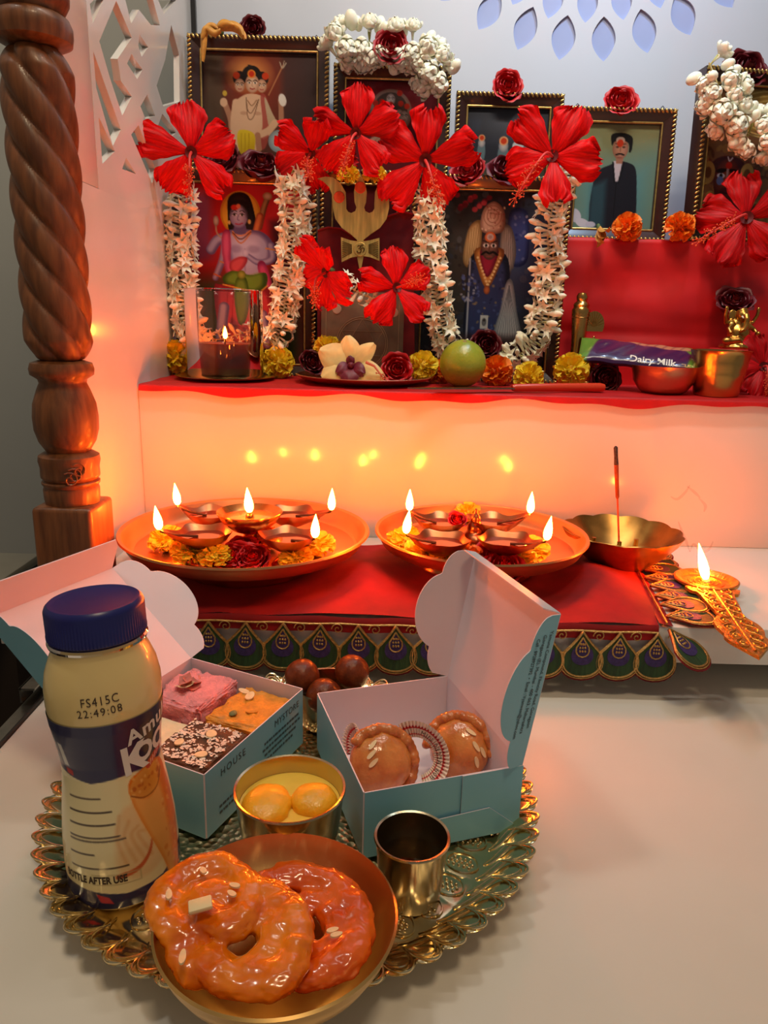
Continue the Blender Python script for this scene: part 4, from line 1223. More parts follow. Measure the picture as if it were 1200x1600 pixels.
def hib_petal_mesh(seed, L=.056, W=.040, curl=.35, m=m_hib):
    r = random.Random(seed); a, b, c_ = r.uniform(0, 6), r.uniform(0, 6), r.uniform(.7, 1.3)
    def f(u, v):
        s_ = (v - .5) * 2
        wd = W * (.14 + .86 * math.sin(min(1, u * 1.0) ** 1.15 * PI * .60) ** 1.25) * (1 if u < .84 else math.sqrt(max(.03, 1 - ((u - .84) / .185) ** 2)))
        tip = max(0, (u - .7) / .3)
        x = s_ * wd / 2
        y = u * L * (1 + .06 * math.sin(s_ * 2.5 + a) * u + .035 * tip * math.sin(s_ * 17 + b) + .02 * tip * math.sin(s_ * 31 + a))
        e = abs(s_) ** 1.5
        z = L * (.28 * u - curl * u * u) + u * u * (.0030 * math.sin(s_ * 6 + b) + .0042 * e * math.sin(u * 13 + s_ * 4 + a)) * c_ + .0024 * u ** 5 * math.sin(s_ * 19 + a) - .008 * s_ * s_ * u * (1 - u) * 1.5 + .0007 * math.cos(s_ * 26) * u * (1 - u) * 2
        return (x + .0020 * u ** 2 * e * math.sin(u * 24 + s_ * 3 + c_ * 6), y, z)
    return MB().grid(f, 26, 24).mesh('petal', m, 180)
HIBP = [hib_petal_mesh(k, .055 + .003 * (k % 3), .043 + .004 * (k % 2), (.34, .46, .22, .40)[k]) for k in range(4)]
HIBPD = [hib_petal_mesh(k + 10, 0.055, .045, (.30, .42, .2, .36)[k], m_hibd) for k in range(4)]
def stamen(t, M, c, e, fat=1.0):
    """column from the throat c bending to the tip e (world), thread-like anthers near the tip"""
    inv = M.inverted(); c, e = Vector(c), Vector(e)
    ax = (M.to_3x3() @ Vector((0, 0, 1))).normalized(); Ls = (e - c).length
    pts = crom([c, c + ax * Ls * .30 + (e - c) * .12, c + ax * Ls * .20 + (e - c) * .55, e], 6); n = len(pts)
    MB().tube([inv @ p for p in pts], [.0019 - .0008 * i / n for i in range(n)], 8).build('staminal_column', m_stam, t, smooth=180)
    r = random.Random(int(abs(c.x) * 9999)); an = MB()
    for k in range(64):
        s_ = r.uniform(.50, 1.0); i = min(n - 2, int(s_ * (n - 1))); p = pts[i].lerp(pts[i + 1], s_ * (n - 1) - i)
        d = Vector((r.uniform(-1, 1), r.uniform(-1, .3), r.uniform(-1, 1))).normalized() * r.uniform(.003, .0085) * fat
        an.tube([inv @ p, inv @ (p + d)], .0003, 3); an.ell(inv @ (p + d), .00105, 5, 4)
    for k in range(5):
        a = TAU * k / 5; q = e + (e - pts[-3]).normalized() * .006 + Vector((math.cos(a) * .004, 0, math.sin(a) * .004)); an.tube([inv @ e, inv @ q], .0004, 4); an.ell(inv @ q, .0013, 6, 4)
    an.build('anthers', m_anth, t, smooth=180)
ME_CALYX = MB().lathe([(0, -.016), (.0022, -.014), (.0050, -.008), (.0050, -.003), (.003, -.002), (0, -.002)], 14).mesh('calyx', m_sepal, 60)
ME_THROAT = MB().lathe([(0, .0022), (.0040, .0034), (.0075, .0058)], 16).mesh('throat', m_throat, 180)
def hibiscus(label, px, py, y, face, spin=0.0, s=1.0, dark=False, open_=None, seed=0, st=None, fat=1.0):
    """face: direction the flower looks; open_: per-petal extra tilt (closing towards the axis)"""
    p = P(px, py, y=y)
    t = thing('hibiscus', label, 'flower', T(p) @ rotm(face, spin=0) @ S(s), 'red hibiscus blooms on the altar')
    r = random.Random(seed)
    for k in range(5):
        ti = (open_[k] if open_ else r.uniform(-.10, .25))
        pm = (HIBPD if dark else HIBP)[(k + seed) % 4]
        link('petal', pm, t, RZ(spin + TAU * k / 5 + r.uniform(-.10, .10)) @ T(0, .001, .001 + .0006 * (k % 2)) @ RX(ti) @ RY(r.uniform(-.4, .4)) @ S(r.uniform(.9, 1.1), r.uniform(.92, 1.08), 1.2))
    link('calyx', ME_CALYX, t); link('throat', ME_THROAT, t)
    if st: stamen(t, T(p) @ rotm(face, spin=0) @ S(s), p + Vector(face).normalized() * .003, P(st[0], st[1], y=y - (st[2] if len(st) > 2 else .030)), fat)
    return t

def rose_petals(m, tagname):
    out = []
    for lay, (R, ph1, W, lip) in enumerate(((.0062, 2.35, 2.6, .10), (.0095, 2.10, 2.0, .35), (.0130, 1.90, 1.70, .60), (.0165, 1.72, 1.45, 1.0))):
        def f(u, v, R=R, ph1=ph1, W=W, lip=lip, lay=lay):
            s_ = (v - .5) * 2
            ph = .35 + (ph1 - .35) * u * (1 - .10 * s_ * s_ * u)
            a = s_ * W / 2 * (.45 + .55 * math.sin(min(1, u * 1.25) * PI / 2)) * (1 if u < .8 else math.sqrt(max(.12, 1 - ((u - .8) / .24) ** 2)))
            r_ = R * math.sin(ph) + .0006 * math.sin(s_ * 5 + lay) * u
            z = -R * .95 * math.cos(ph) - (.0165 - R) * .25
            if u > .74:
                q = (u - .74) / .26; r_ += lip * .0034 * q * q; z -= lip * .0026 * q * q
            return (r_ * math.cos(a), r_ * math.sin(a), z)
        out.append(MB().grid(f, 12, 10).mesh('petal', m, 180))
    return out
ROSEP = {k: rose_petals(v, k) for k, v in (('crimson', m_rose), ('wine', m_rosed), ('bright', m_roser))}
ME_RBUD = {}
for k, v in (('crimson', m_rose), ('wine', m_rosed), ('bright', m_roser)):
    def sp(u, v_):
        a = u * TAU * 2.4; rr_ = .0010 + .0042 * u
        return (rr_ * math.cos(a) * (1 - .12 * v_), rr_ * math.sin(a) * (1 - .12 * v_), .010 * v_ - .003 - .0022 * u * v_)
    ME_RBUD[k] = MB().grid(sp, 50, 4).mesh('bud', v, 180)
ME_RSEP = MB().lathe([(0, -.022), (.0022, -.021), (.0050, -.0165), (.0062, -.0140), (0, -.0138)], 12).mesh('calyx', m_sepal, 60)
def rose(label, px, py, y, face=(0, -.6, 1), kind='crimson', s=1.0, spin=0.0, flat=1.0, z=None):
    p = P(px, py, y=y)
    t = thing('rose', label, 'flower', T(p) @ rotm(face, spin=spin) @ S(s, s, s * flat), 'roses on the altar')
    r = random.Random(int(px * 7 + py))
    link('bud', ME_RBUD[kind], t)
    for lay, n in ((0, 3), (1, 4), (2, 5), (3, 6)):
        for k in range(n):
            link('petal', ROSEP[kind][lay], t, RZ(TAU * (k + .33 * lay) / n + r.uniform(-.15, .15)) @ RY(r.uniform(-.05, .12) * lay / 2) @ S(r.uniform(.92, 1.08)))
    link('calyx', ME_RSEP, t)
    return t

def marigold_mesh(seed, m, R=.019, n=120, ruff=1.0, flat=.8):
    r = random.Random(seed); mb = MB()
    for k in range(n):
        q = (k + .5) / n; z = 1 - q * 1.42; a = k * 2.39996 + r.uniform(-.2, .2)
        s_ = math.sqrt(max(0, 1 - z * z)); d = Vector((s_ * math.cos(a), s_ * math.sin(a), z * flat)).normalized()
        d = (d + Vector((r.uniform(-.12, .12), r.uniform(-.12, .12), r.uniform(-.12, .12)))).normalized()
        L = R * r.uniform(.50, .62); W = R * r.uniform(.26, .40) * ruff
        M = T(d * R * r.uniform(.42, .5)) @ rotm(d, spin=r.uniform(0, TAU))
        def f(u, v, W=W, L=L, ph=r.uniform(0, 6)):
            x = (v - .5) * W * (.45 + .75 * u); return (x, .18 * W * (math.cos((v - .5) * 3) - .5) + .22 * W * u * u + .10 * W * math.sin(v * 12 + ph) * u, L * u * (1 - .25 * abs(v - .5)))
        mb.grid(f, 2, 4, M=M)
    mb.ell((0, 0, 0), (R * .55, R * .55, R * .5 * flat), 12, 8)
    return mb.mesh('petals', m, 180)
MG = {('y', k): marigold_mesh(k, m_mary) for k in range(2)}
MG.update({('o', k): marigold_mesh(k + 5, m_maro, ruff=1.5, n=90) for k in range(2)})
ME_MGC = MB().lathe([(0, -.017), (.0028, -.016), (.006, -.009), (.0085, -.003), (0, -.002)], 12).mesh('calyx', m_sepal, 60)
def marigold(label, p, face=(0, -.7, .7), kind='y', s=1.0, v=0, group='marigolds on the altar', flat=1.0):
    t = thing('marigold', label, 'flower', T(p) @ rotm(face, spin=v * 1.3 + p[0] * 40) @ S(s, s, s * flat), group)
    link('petals', MG[(kind, v % 2)], t); link('calyx', ME_MGC, t)
    return t

# jasmine / tuberose for garlands
def tube_flower(m):
    mb = MB()
    mb.tube([(0, 0, -.008), (0, 0, 0)], [.0007, .0014], 6)
    for k in range(6):
        a = TAU * k / 6 + .2 * (k % 2)
        def f(u, v):
            w = .0042 * math.sin(min(1, .15 + u * .9) * PI) ** .8
            return ((v - .5) * w, .0085 * u * (.35 + .75 * u), .009 * u - .004 * u * u + .0012 * abs(v - .5))
        mb.grid(f, 4, 2, M=RZ(a))
    return mb.mesh('flower', m, 180)
def bud_flower(m):
    mb = MB()
    mb.tube([(0, 0, -.010), (0, 0, -.001), (0, 0, .004), (0, 0, .0085), (0, 0, .011)], [.0008, .0014, .0027, .0023, .0006], 7)
    return mb.mesh('flower', m, 180)
def mogra_flower(m):
    mb = MB()
    for lay, (n, tl) in enumerate(((3, .15), (5, .45), (5, .8))):
        for k in range(n):
            a = TAU * (k + .4 * lay) / n
            def f(u, v, tl=tl):
                w = .0085 * math.sin(min(1, .2 + u * .8) * PI) ** .7
                s_ = (v - .5) * 2
                r_ = .0012 + .0095 * u * tl + .0035 * math.sin(u * PI) 
                return (s_ * w / 2, r_ - .002 * s_ * s_, .0105 * u * (1.1 - .45 * tl) )
            mb.grid(f, 5, 4, M=RZ(a))
    mb.tube([(0, 0, -.007), (0, 0, .001)], [.0009, .002], 6)
    mb.ell((0, 0, .0048), (.0054, .0054, .0050), 12, 8)
    return mb.mesh('flower', m, 180)
ME_TUB = tube_flower(m_jas); ME_BUD = bud_flower(m_jas); ME_MOG = mogra_flower(m_jasw); ME_MBUD = MB().ell((0, 0, .004), (.0045, .0045, .0065), 10, 8).mesh('flower', m_jasw, 180)
ME_LEAFLET = MB().tube([(0, 0, -.004), (0, 0, .006)], [.0005, .0011], 5).mesh('stalk', m_jasg, 180)
def garland(label, path, n, seed, s=1.0, kinds=(0, 0, 1), spread=.006, group='jasmine garlands draped on the pictures', fwd=(0, -1, 0), up=0.25):
    pts = crom(path, 10)
    t = thing('jasmine_garland', label, 'garland', T(pts[0]), group)
    o = pts[0]
    MB().tube([p - o for p in pts], .0009, 6).build('string', m_string, t)
    r = random.Random(seed)
    L_ = [0.0]
    for a, b in zip(pts, pts[1:]): L_.append(L_[-1] + (b - a).length)
    for k in range(n):
        d = L_[-1] * (k + .5) / n
        i = max(0, min(len(pts) - 2, next((j for j, q in enumerate(L_) if q >= d), len(pts) - 1) - 1))
        f_ = (d - L_[i]) / max(1e-6, L_[i + 1] - L_[i]); p = pts[i].lerp(pts[i + 1], f_); tg = (pts[i + 1] - pts[i]).normalized()
        sd = tg.cross(Vector(fwd)).normalized()
        q = (k % 4)
        a = (-1.25, 1.25, -.55, .60)[q] + r.uniform(-.35, .35)
        dv = (sd * math.sin(a) + Vector(fwd) * math.cos(a) * .8 - tg * r.uniform(-.15, up)).normalized()
        kk = r.choice(kinds)
        me = (ME_TUB, ME_BUD, ME_MOG, ME_MBUD)[kk]
        link('flower', me, t, T(p - o + dv * spread * s * r.uniform(.8, 1.3)) @ rotm(dv, spin=r.uniform(0, TAU)) @ S(s * r.uniform(.85, 1.2)))
        if k % 5 == 0: link('stalk', ME_LEAFLET, t, T(p - o + dv * .003) @ rotm((dv + sd * .4), spin=0) @ S(s))
    return t
# ------------------------------------------------------------------ picture frames
m_fwood = mat('dark_frame_moulding', C(52, 26, 22), .28, var=.15, vscale=60, coat=.3)
m_fgold = mat('gilt_rope_edge', C(206, 172, 104), .30, metal=.9, var=.2, vscale=200)
m_print = mat('glossy_print', None, .6, attr='print', var=.06, spec=.15)
m_pane = glass_mat('picture_glass', (1, 1, 1), 1.30, .5)
def frame(label, x0, x1, ytop, Y, zbot, canvas, mw=.0165, lean=.05, yaw=0.0, depth=.016, ybot=None, inset=0.0, hooks=False, rope_bottom=True):
    """outer px columns x0..x1 measured at px row ytop; stands on zbot; canvas(cv) paints in frame px"""
    ym = ytop + 90
    a = P(x0, ytop, y=Y); b = P(x1, ytop, y=Y)
    W_ = (b.x - a.x); H_ = (a.z + b.z) / 2 - zbot; cx = (a.x + b.x) / 2
    t = thing('framed_picture', label, 'picture frame', T(cx, Y, zbot) @ RZ(yaw) @ RX(-lean), 'framed pictures on the altar')
    w2 = W_ / 2
    def stick(p, q, n_in):
        """mitred moulding from corner p to q, inner side n_in"""
        p, q, n_in = Vector(p), Vector(q), Vector(n_in); d = (q - p).normalized(); F_ = Vector((0, -1, 0))
        prof = [(0, 0), (0, depth * .9), (mw * .12, depth), (mw * .30, depth * .92), (mw * .62, depth * .70), (mw * .88, depth * .55), (mw, depth * .50), (mw, 0)]
        vs = []
        for (o_, s_) in ((p, 1), (q, -1)):
            for (i_, f_) in prof: vs.append(o_ + n_in * i_ + d * s_ * i_ + F_ * f_)
        n = len(prof)
        fs = [(k, (k + 1) % n, (k + 1) % n + n, k + n) for k in range(n)] + [tuple(range(n))[::-1], tuple(range(n, 2 * n))]
        m_ = MB().add(vs, fs).build('moulding', m_fwood, t, smooth=30, fix=True)
        # twisted rope beads on the outer front edge
        rp = MB(); Lr = (q - p).length; nb = max(4, int(Lr / .0052)); up_ = d.cross(F_)
        for k in range(nb):
            c_ = p + d * (Lr * (k + .5) / nb) + n_in * .0026 + F_ * depth * .98
            Mx = Matrix(((d.x, n_in.x, F_.x, c_.x), (d.y, n_in.y, F_.y, c_.y), (d.z, n_in.z, F_.z, c_.z), (0, 0, 0, 1)))
            rp.ell((0, 0, 0), (.0016, .0036, .0016), 8, 5, M=Mx @ RZ(.55))
        rp.build('rope_edge', m_fgold, m_, smooth=180)
        # gilt fillet inside
        i0 = mw * .90; c0 = p + n_in * i0 + d * i0 + F_ * depth * .56; c1 = q + n_in * i0 - d * i0 + F_ * depth * .56
        MB().tube([c0, c1], .0013, 6).build('gilt_fillet', m_fgold, m_, smooth=60)
    A, B, C_, D = (-w2, 0, 0), (w2, 0, 0), (w2, 0, H_), (-w2, 0, H_)
    stick(A, B, (0, 0, 1)); stick(B, C_, (-1, 0, 0)); stick(C_, D, (0, 0, -1)); stick(D, A, (1, 0, 0))
    MB().box((0, .001, H_ / 2), (W_ - .004, .002, H_ - .004)).build('backboard', m_floor, t, smooth=0)
    # the print, painted in frame px; its rect in px comes from the inner opening
    iw = mw * .93
    pyb = ybot
    if pyb is None:
        lo_, hi_ = ytop, ytop + 600
        for _ in range(40):
            mid_ = (lo_ + hi_) / 2
            if P((x0 + x1) / 2, mid_, y=Y).z > zbot: lo_ = mid_
            else: hi_ = mid_
        pyb = hi_
    # px <-> local: simple linear map of the opening
    kx = (x1 - x0) / W_; kz = (pyb - ytop) / H_
    ox0, ox1, oy0, oy1 = x0 + iw * kx, x1 - iw * kx, ytop + iw * kz, pyb - iw * kz
    cv = canvas(ox0, oy0, ox1, oy1)
    fn = lambda x, y: ((x - (x0 + x1) / 2) / kx, -depth * .30, H_ - (y - ytop) / kz)
    link('picture', cv.mesh('picture', fn, m_print), t)
    MB().add([(-w2 + iw, -depth * .42, iw), (w2 - iw, -depth * .42, iw), (w2 - iw, -depth * .42, H_ - iw), (-w2 + iw, -depth * .42, H_ - iw)], [(0, 1, 2, 3)]).build('glass_pane', m_pane, t, smooth=0)
    if hooks:
        for sx in (-.8, .8):
            MB().tube([(sx * w2, .002, H_), (sx * w2, .002, H_ + .004), (sx * w2 + .002, .002, H_ + .006), (sx * w2, .002, H_ + .008), (sx * w2 - .002, .002, H_ + .006), (sx * w2, .002, H_ + .004)], .0006, 5).build('hanging_hook', m_dark, t)
    return t
SKIN, SKS = (226, 178, 140), (176, 118, 86)
def face(cv, cx, cy, r, skin, shade, hair=(30, 20, 18), brow=True):
    cv.ell(cx, cy, r, r * 1.3, skin, shade=shade)
    for sx in (-1, 1):
        cv.ell(cx + sx * r * .42, cy - r * .12, r * .24, r * .12, (246, 240, 232)); cv.ell(cx + sx * r * .42, cy - r * .12, r * .11, r * .13, (20, 14, 12))
        cv.line([(cx + sx * r * .14, cy - r * .36), (cx + sx * r * .45, cy - r * .50), (cx + sx * r * .74, cy - r * .34)], r * .12, hair)
    cv.line([(cx, cy - r * .2), (cx - r * .05, cy + r * .28), (cx + r * .10, cy + r * .34)], r * .10, shade)
    cv.line([(cx - r * .30, cy + r * .68), (cx, cy + r * .76), (cx + r * .30, cy + r * .68)], r * .18, (160, 54, 50))

def limb(cv, pts, w, col, shade, w2=None):
    cv.line(pts, w, shade, w2=w2, soft=1.6)
    cv.line([(x - w * .08, y - w * .04) for x, y in pts], w * .60, col, w2=None if w2 is None else w2 * .60, soft=w * .30)
def form(cv, pts, col, shade, light=None):
    cv.poly(pts, shade, True)
    cx = sum(p[0] for p in pts) / len(pts); cy = sum(p[1] for p in pts) / len(pts)
    cv.poly([(cx + (x - cx) * .80 - 1, cy + (y - cy) * .86) for x, y in pts], col, True, soft=7)
    if light: cv.poly([(cx + (x - cx) * .45 - 3, cy + (y - cy) * .55 - 3) for x, y in pts], light, True, soft=12, amt=.6)
def pic_datta(x0, y0, x1, y1):
    cv = Canvas(x0, y0, x1, y1, 1.25, (66, 46, 40))
    cv.glow(395, 130, 90, 150, (150, 50, 28), 1.0, 1.0); cv.glow(388, 112, 42, 34, (232, 164, 84), 1.0, .8)
    cv.poly([(318, 80), (346, 80), (346, 300), (318, 300)], (88, 76, 60), soft=10, amt=.7)
    cv.poly([(440, 80), (500, 80), (500, 300), (440, 300)], (62, 44, 44), soft=12, amt=.7)
    sk, ss = (222, 180, 146), (178, 126, 98)
    for fx in (372, 407):
        cv.ell(fx, 118, 11, 11, (36, 24, 20)); face(cv, fx, 129, 8, sk, ss)
        cv.ell(fx + (-5 if fx < 390 else 6), 114, 5.5, 5.5, (200, 60, 20))
    # back arms
    cv.line([(358, 196), (356, 180), (348, 158)], 9, ss); cv.ell(346, 156, 6, 7, sk); cv.ell(348, 142, 3.6, 4.4, (206, 170, 60))
    cv.line([(438, 186), (438, 168), (437, 150)], 8, ss); cv.ell(440, 150, 6, 10, (232, 222, 212), -12)
    cv.line([(418, 143), (441, 97)], 1.6, (196, 130, 84)); cv.line([(436, 92), (440, 101), (446, 93)], 1.4, (190, 176, 150)); cv.line([(441, 99), (443, 90)], 1.2, (190, 176, 150))
    # torso
    cv.poly([(372, 148), (384, 142), (398, 142), (412, 148), (422, 168), (430, 186), (420, 205), (408, 212), (402, 204), (402, 230), (366, 230), (360, 205), (358, 176), (364, 156)], sk, True)
    cv.poly([(405, 144), (416, 150), (418, 200), (412, 226), (400, 226), (408, 190)], (168, 72, 62), True, amt=.85)
    cv.poly([(412, 146), (426, 176), (432, 190), (420, 196), (414, 170)], (196, 170, 138), True)
    cv.line([(366, 156), (362, 190), (364, 216)], 12, sk); cv.line([(428, 186), (418, 198), (402, 206)], 11, sk)
    cv.line([(400, 206), (402, 228)], 9, ss)
    for w_, dx in ((8, 172), (11, 182)): cv.line([(382, 148), (384, dx - 6), (389, dx), (395, dx - 8), (402, 150)], 1.0, (96, 60, 40))
    cv.line([(384, 152), (391, 160), (399, 151)], 1.1, (120, 76, 40))
    cv.ell(378, 172, 6, 3, ss, amt=.5); cv.ell(400, 172, 6, 3, ss, amt=.5)
    # head
    cv.ell(391, 112, 15, 14, (30, 22, 20)); face(cv, 392, 126, 11, (228, 190, 158), ss)
    cv.ell(391, 111, 6.5, 6.5, (222, 130, 40)); cv.ell(391, 111, 4.2, 4.6, (196, 44, 20)); cv.line([(388, 102), (386, 98), (391, 99)], 2, (40, 30, 30))
    # yellow cloth and white bolster
    cv.poly([(369, 200), (394, 204), (394, 232), (386, 245), (370, 232)], (226, 196, 44), True, col2=(190, 156, 24))
    for x in (374, 380, 386): cv.line([(x, 204), (x - 1, 236)], 1.0, (176, 140, 20))
    cv.ell(434, 215, 17, 18, (190, 198, 200), shade=(128, 140, 146))
    cv.poly([(340, 240), (470, 240), (470, 300), (340, 300)], (116, 50, 44), soft=8)
    return cv
def pic_five(x0, y0, x1, y1):
    cv = Canvas(x0, y0, x1, y1, 1.25, (104, 16, 28))
    cv.glow(612, 175, 60, 60, (168, 50, 50), .7, 1.0)
    cv.ell(612, 172, 34, 36, (214, 200, 176), shade=(150, 110, 96)); cv.ell(612, 168, 27, 27, (90, 70, 60))
    for fx, fy in ((599, 176), (612, 177), (626, 176), (612, 152), (590, 178), (634, 178)): face(cv, fx, fy, 7, (228, 214, 200), (168, 130, 118))
    for fx, fy in ((588, 158), (598, 156), (612, 160), (628, 158), (638, 162), (626, 142)): cv.ell(fx, fy, 4.6, 4.6, (206, 48, 28))
    cv.poly([(596, 190), (628, 190), (648, 235), (580, 235)], (196, 70, 70), True)
    for k in range(9): cv.line([(612, 196), (572 + k * 10, 222 - 8 * math.sin(k * .39))], 3.5, (204, 176, 150), amt=.9)
    cv.poly([(600, 190), (624, 190), (620, 240), (604, 240)], (216, 190, 160), True)
    return cv
def pic_three(x0, y0, x1, y1):
    cv = Canvas(x0, y0, x1, y1, 1.25, (44, 46, 56))
    cv.glow(800, 190, 80, 40, (98, 104, 118), .8, 1.0)
    for fx, fy, s_ in ((757, 222, .8), (792, 226, 1.1), (830, 214, .9)):
        cv.ell(fx, fy + 14, 8 * s_, 18, (100, 122, 128)); cv.ell(fx, fy, 7 * s_, 9 * s_, (196, 186, 180), shade=(120, 120, 130))
        cv.ell(fx, fy - 8, 6.5 * s_, 6.5 * s_, (226, 160, 110)); cv.ell(fx, fy - 8, 4.4 * s_, 4.4 * s_, (204, 60, 24))
    cv.ell(815, 226, 9, 9, (200, 204, 206)); cv.poly([(720, 250), (880, 250), (880, 330), (720, 330)], (72, 74, 62), soft=8)
    return cv
def pic_man(x0, y0, x1, y1):
    cv = Canvas(x0, y0, x1, y1, 1.25, (136, 146, 112))
    cv.poly([(x0, 270), (x1, 240), (x1, y1), (x0, y1)], (98, 158, 168), soft=60, amt=.9)
    cv.poly([(x0, y0), (x1, y0), (x1, 215), (x0, 215)], (148, 152, 112), soft=40, amt=.7)
    # black coat
    cv.poly([(962, 256), (972, 250), (990, 252), (1003, 262), (1008, 300), (1010, 345), (1002, 372), (944, 372), (934, 330), (938, 280), (946, 264)], (32, 34, 46), True)
    cv.poly([(934, 290), (958, 280), (960, 372), (934, 372)], (62, 118, 134), soft=10, amt=.55)
    cv.poly([(967, 250), (981, 250), (977, 282), (972, 282)], (206, 200, 214))
    cv.line([(966, 252), (971, 284)], 2.2, (16, 18, 26)); cv.line([(983, 252), (977, 284)], 2.2, (16, 18, 26)); cv.line([(974, 284), (974, 340)], 1.0, (14, 16, 22))
    cv.poly([(969, 236), (983, 236), (981, 254), (971, 254)], (170, 120, 100))
    # head, moustache, side-parted hair
    cv.ell(976, 230, 12.5, 17, (196, 148, 126), shade=(150, 104, 88))
    cv.poly([(962, 226), (960, 210), (970, 206), (984, 207), (994, 214), (994, 232), (990, 236), (988, 222), (976, 217), (966, 220)], (24, 22, 26), True)
    for sx in (-1, 1): cv.ell(976 + sx * 5, 228, 2.4, 1.2, (30, 20, 20)); cv.line([(976 + sx * 2, 224), (976 + sx * 8, 223)], 1.2, (36, 26, 24))
    cv.line([(970, 240), (976, 238.5), (982, 240)], 2.6, (30, 24, 24)); cv.line([(973, 244.5), (979, 244.5)], 1.3, (140, 70, 66)); cv.line([(976, 228), (976, 235)], 1.3, (140, 96, 80))
    cv.ell(975, 217, 7, 5, (226, 200, 190), amt=.8); cv.ell(975, 222, 5.2, 6, (202, 60, 30)); 
    # white flowers printed at the lower left corner
    cv.ell(912, 338, 9, 12, (214, 220, 240), -30); cv.ell(925, 350, 12, 7, (220, 224, 242), 20); cv.ell(938, 352, 8, 5, (206, 212, 236))
    return cv
def pic_idol(x0, y0, x1, y1):
    cv = Canvas(x0, y0, x1, y1, 1.25, (122, 84, 54))
    cv.speck(x0, y0, x1, y1, 240, 2, 8, [(160, 120, 60), (110, 40, 40), (190, 160, 90), (70, 40, 34), (150, 90, 60)], 2, .6)
    cv.poly([(1140, 140), (x1, 140), (x1, 200), (1150, 205)], (166, 132, 66), soft=6)
    for r_ in (34, 27, 20): cv.line([(1215 + r_ * 1.9 * math.cos(a / 20 * TAU), 175 + r_ * math.sin(a / 20 * TAU)) for a in range(21)], 2.2, (214, 186, 112))
    cv.ell(1162, 164, 13, 13, (188, 160, 80)); cv.ell(1162, 164, 7, 7, (220, 190, 100))
    cv.speck(1096, 195, 1112, 360, 60, 2, 5, [(228, 228, 216), (206, 212, 196), (196, 210, 190)], 3)
    cv.ell(1100, 212, 5, 5, (226, 210, 80)); cv.ell(1098, 230, 5, 5, (200, 40, 40)); cv.ell(1106, 246, 5, 5, (236, 196, 60)); cv.ell(1108, 182, 6, 6, (170, 40, 40))
    for c_, (fx, fy), s_ in (((240, 150, 60), (1102, 275), 15), ((236, 176, 60), (1112, 285), 8), ((226, 130, 60), (1090, 315), 12)):
        for k in range(9): cv.ell(fx + s_ * .6 * math.cos(k * .7), fy + s_ * .6 * math.sin(k * .7), s_ * .42, s_ * .25, c_, k * 40)
        cv.ell(fx, fy, s_ * .35, s_ * .35, (226, 190, 50))
    # dark face with crown, blue-lit cheeks
    cv.ell(1152, 262, 30, 18, (70, 34, 38)); cv.ell(1152, 284, 23, 36, (150, 66, 42), shade=(84, 34, 34))
    for sx in (-1, 1):
        cv.ell(1152 + sx * 11, 268, 9, 3.6, (30, 18, 20), sx * 10); cv.ell(1152 + sx * 11, 276, 7, 4, (226, 226, 236)); cv.ell(1152 + sx * 11, 276, 3, 3.6, (20, 14, 18))
        cv.ell(1152 + sx * 12, 284, 6, 7, (110, 140, 206), amt=.9)
        cv.ell(1152 + sx * 34, 272, 12, 18, (176, 140, 76)); cv.ell(1152 + sx * 34, 272, 6, 9, (110, 70, 40))
    cv.line([(1152, 266), (1152, 292)], 4, (196, 170, 170)); cv.ell(1153, 259, 5.5, 5.5, (206, 40, 26)); cv.line([(1150, 246), (1153, 252), (1158, 247)], 2, (226, 216, 216))
    cv.ell(1152, 300, 11, 6, (120, 30, 40)); cv.line([(1143, 301), (1152, 303), (1162, 301)], 2, (70, 14, 26)); cv.ell(1152, 330, 36, 18, (110, 40, 40)); cv.ell(1130, 338, 14, 12, (206, 130, 60))
    return cv
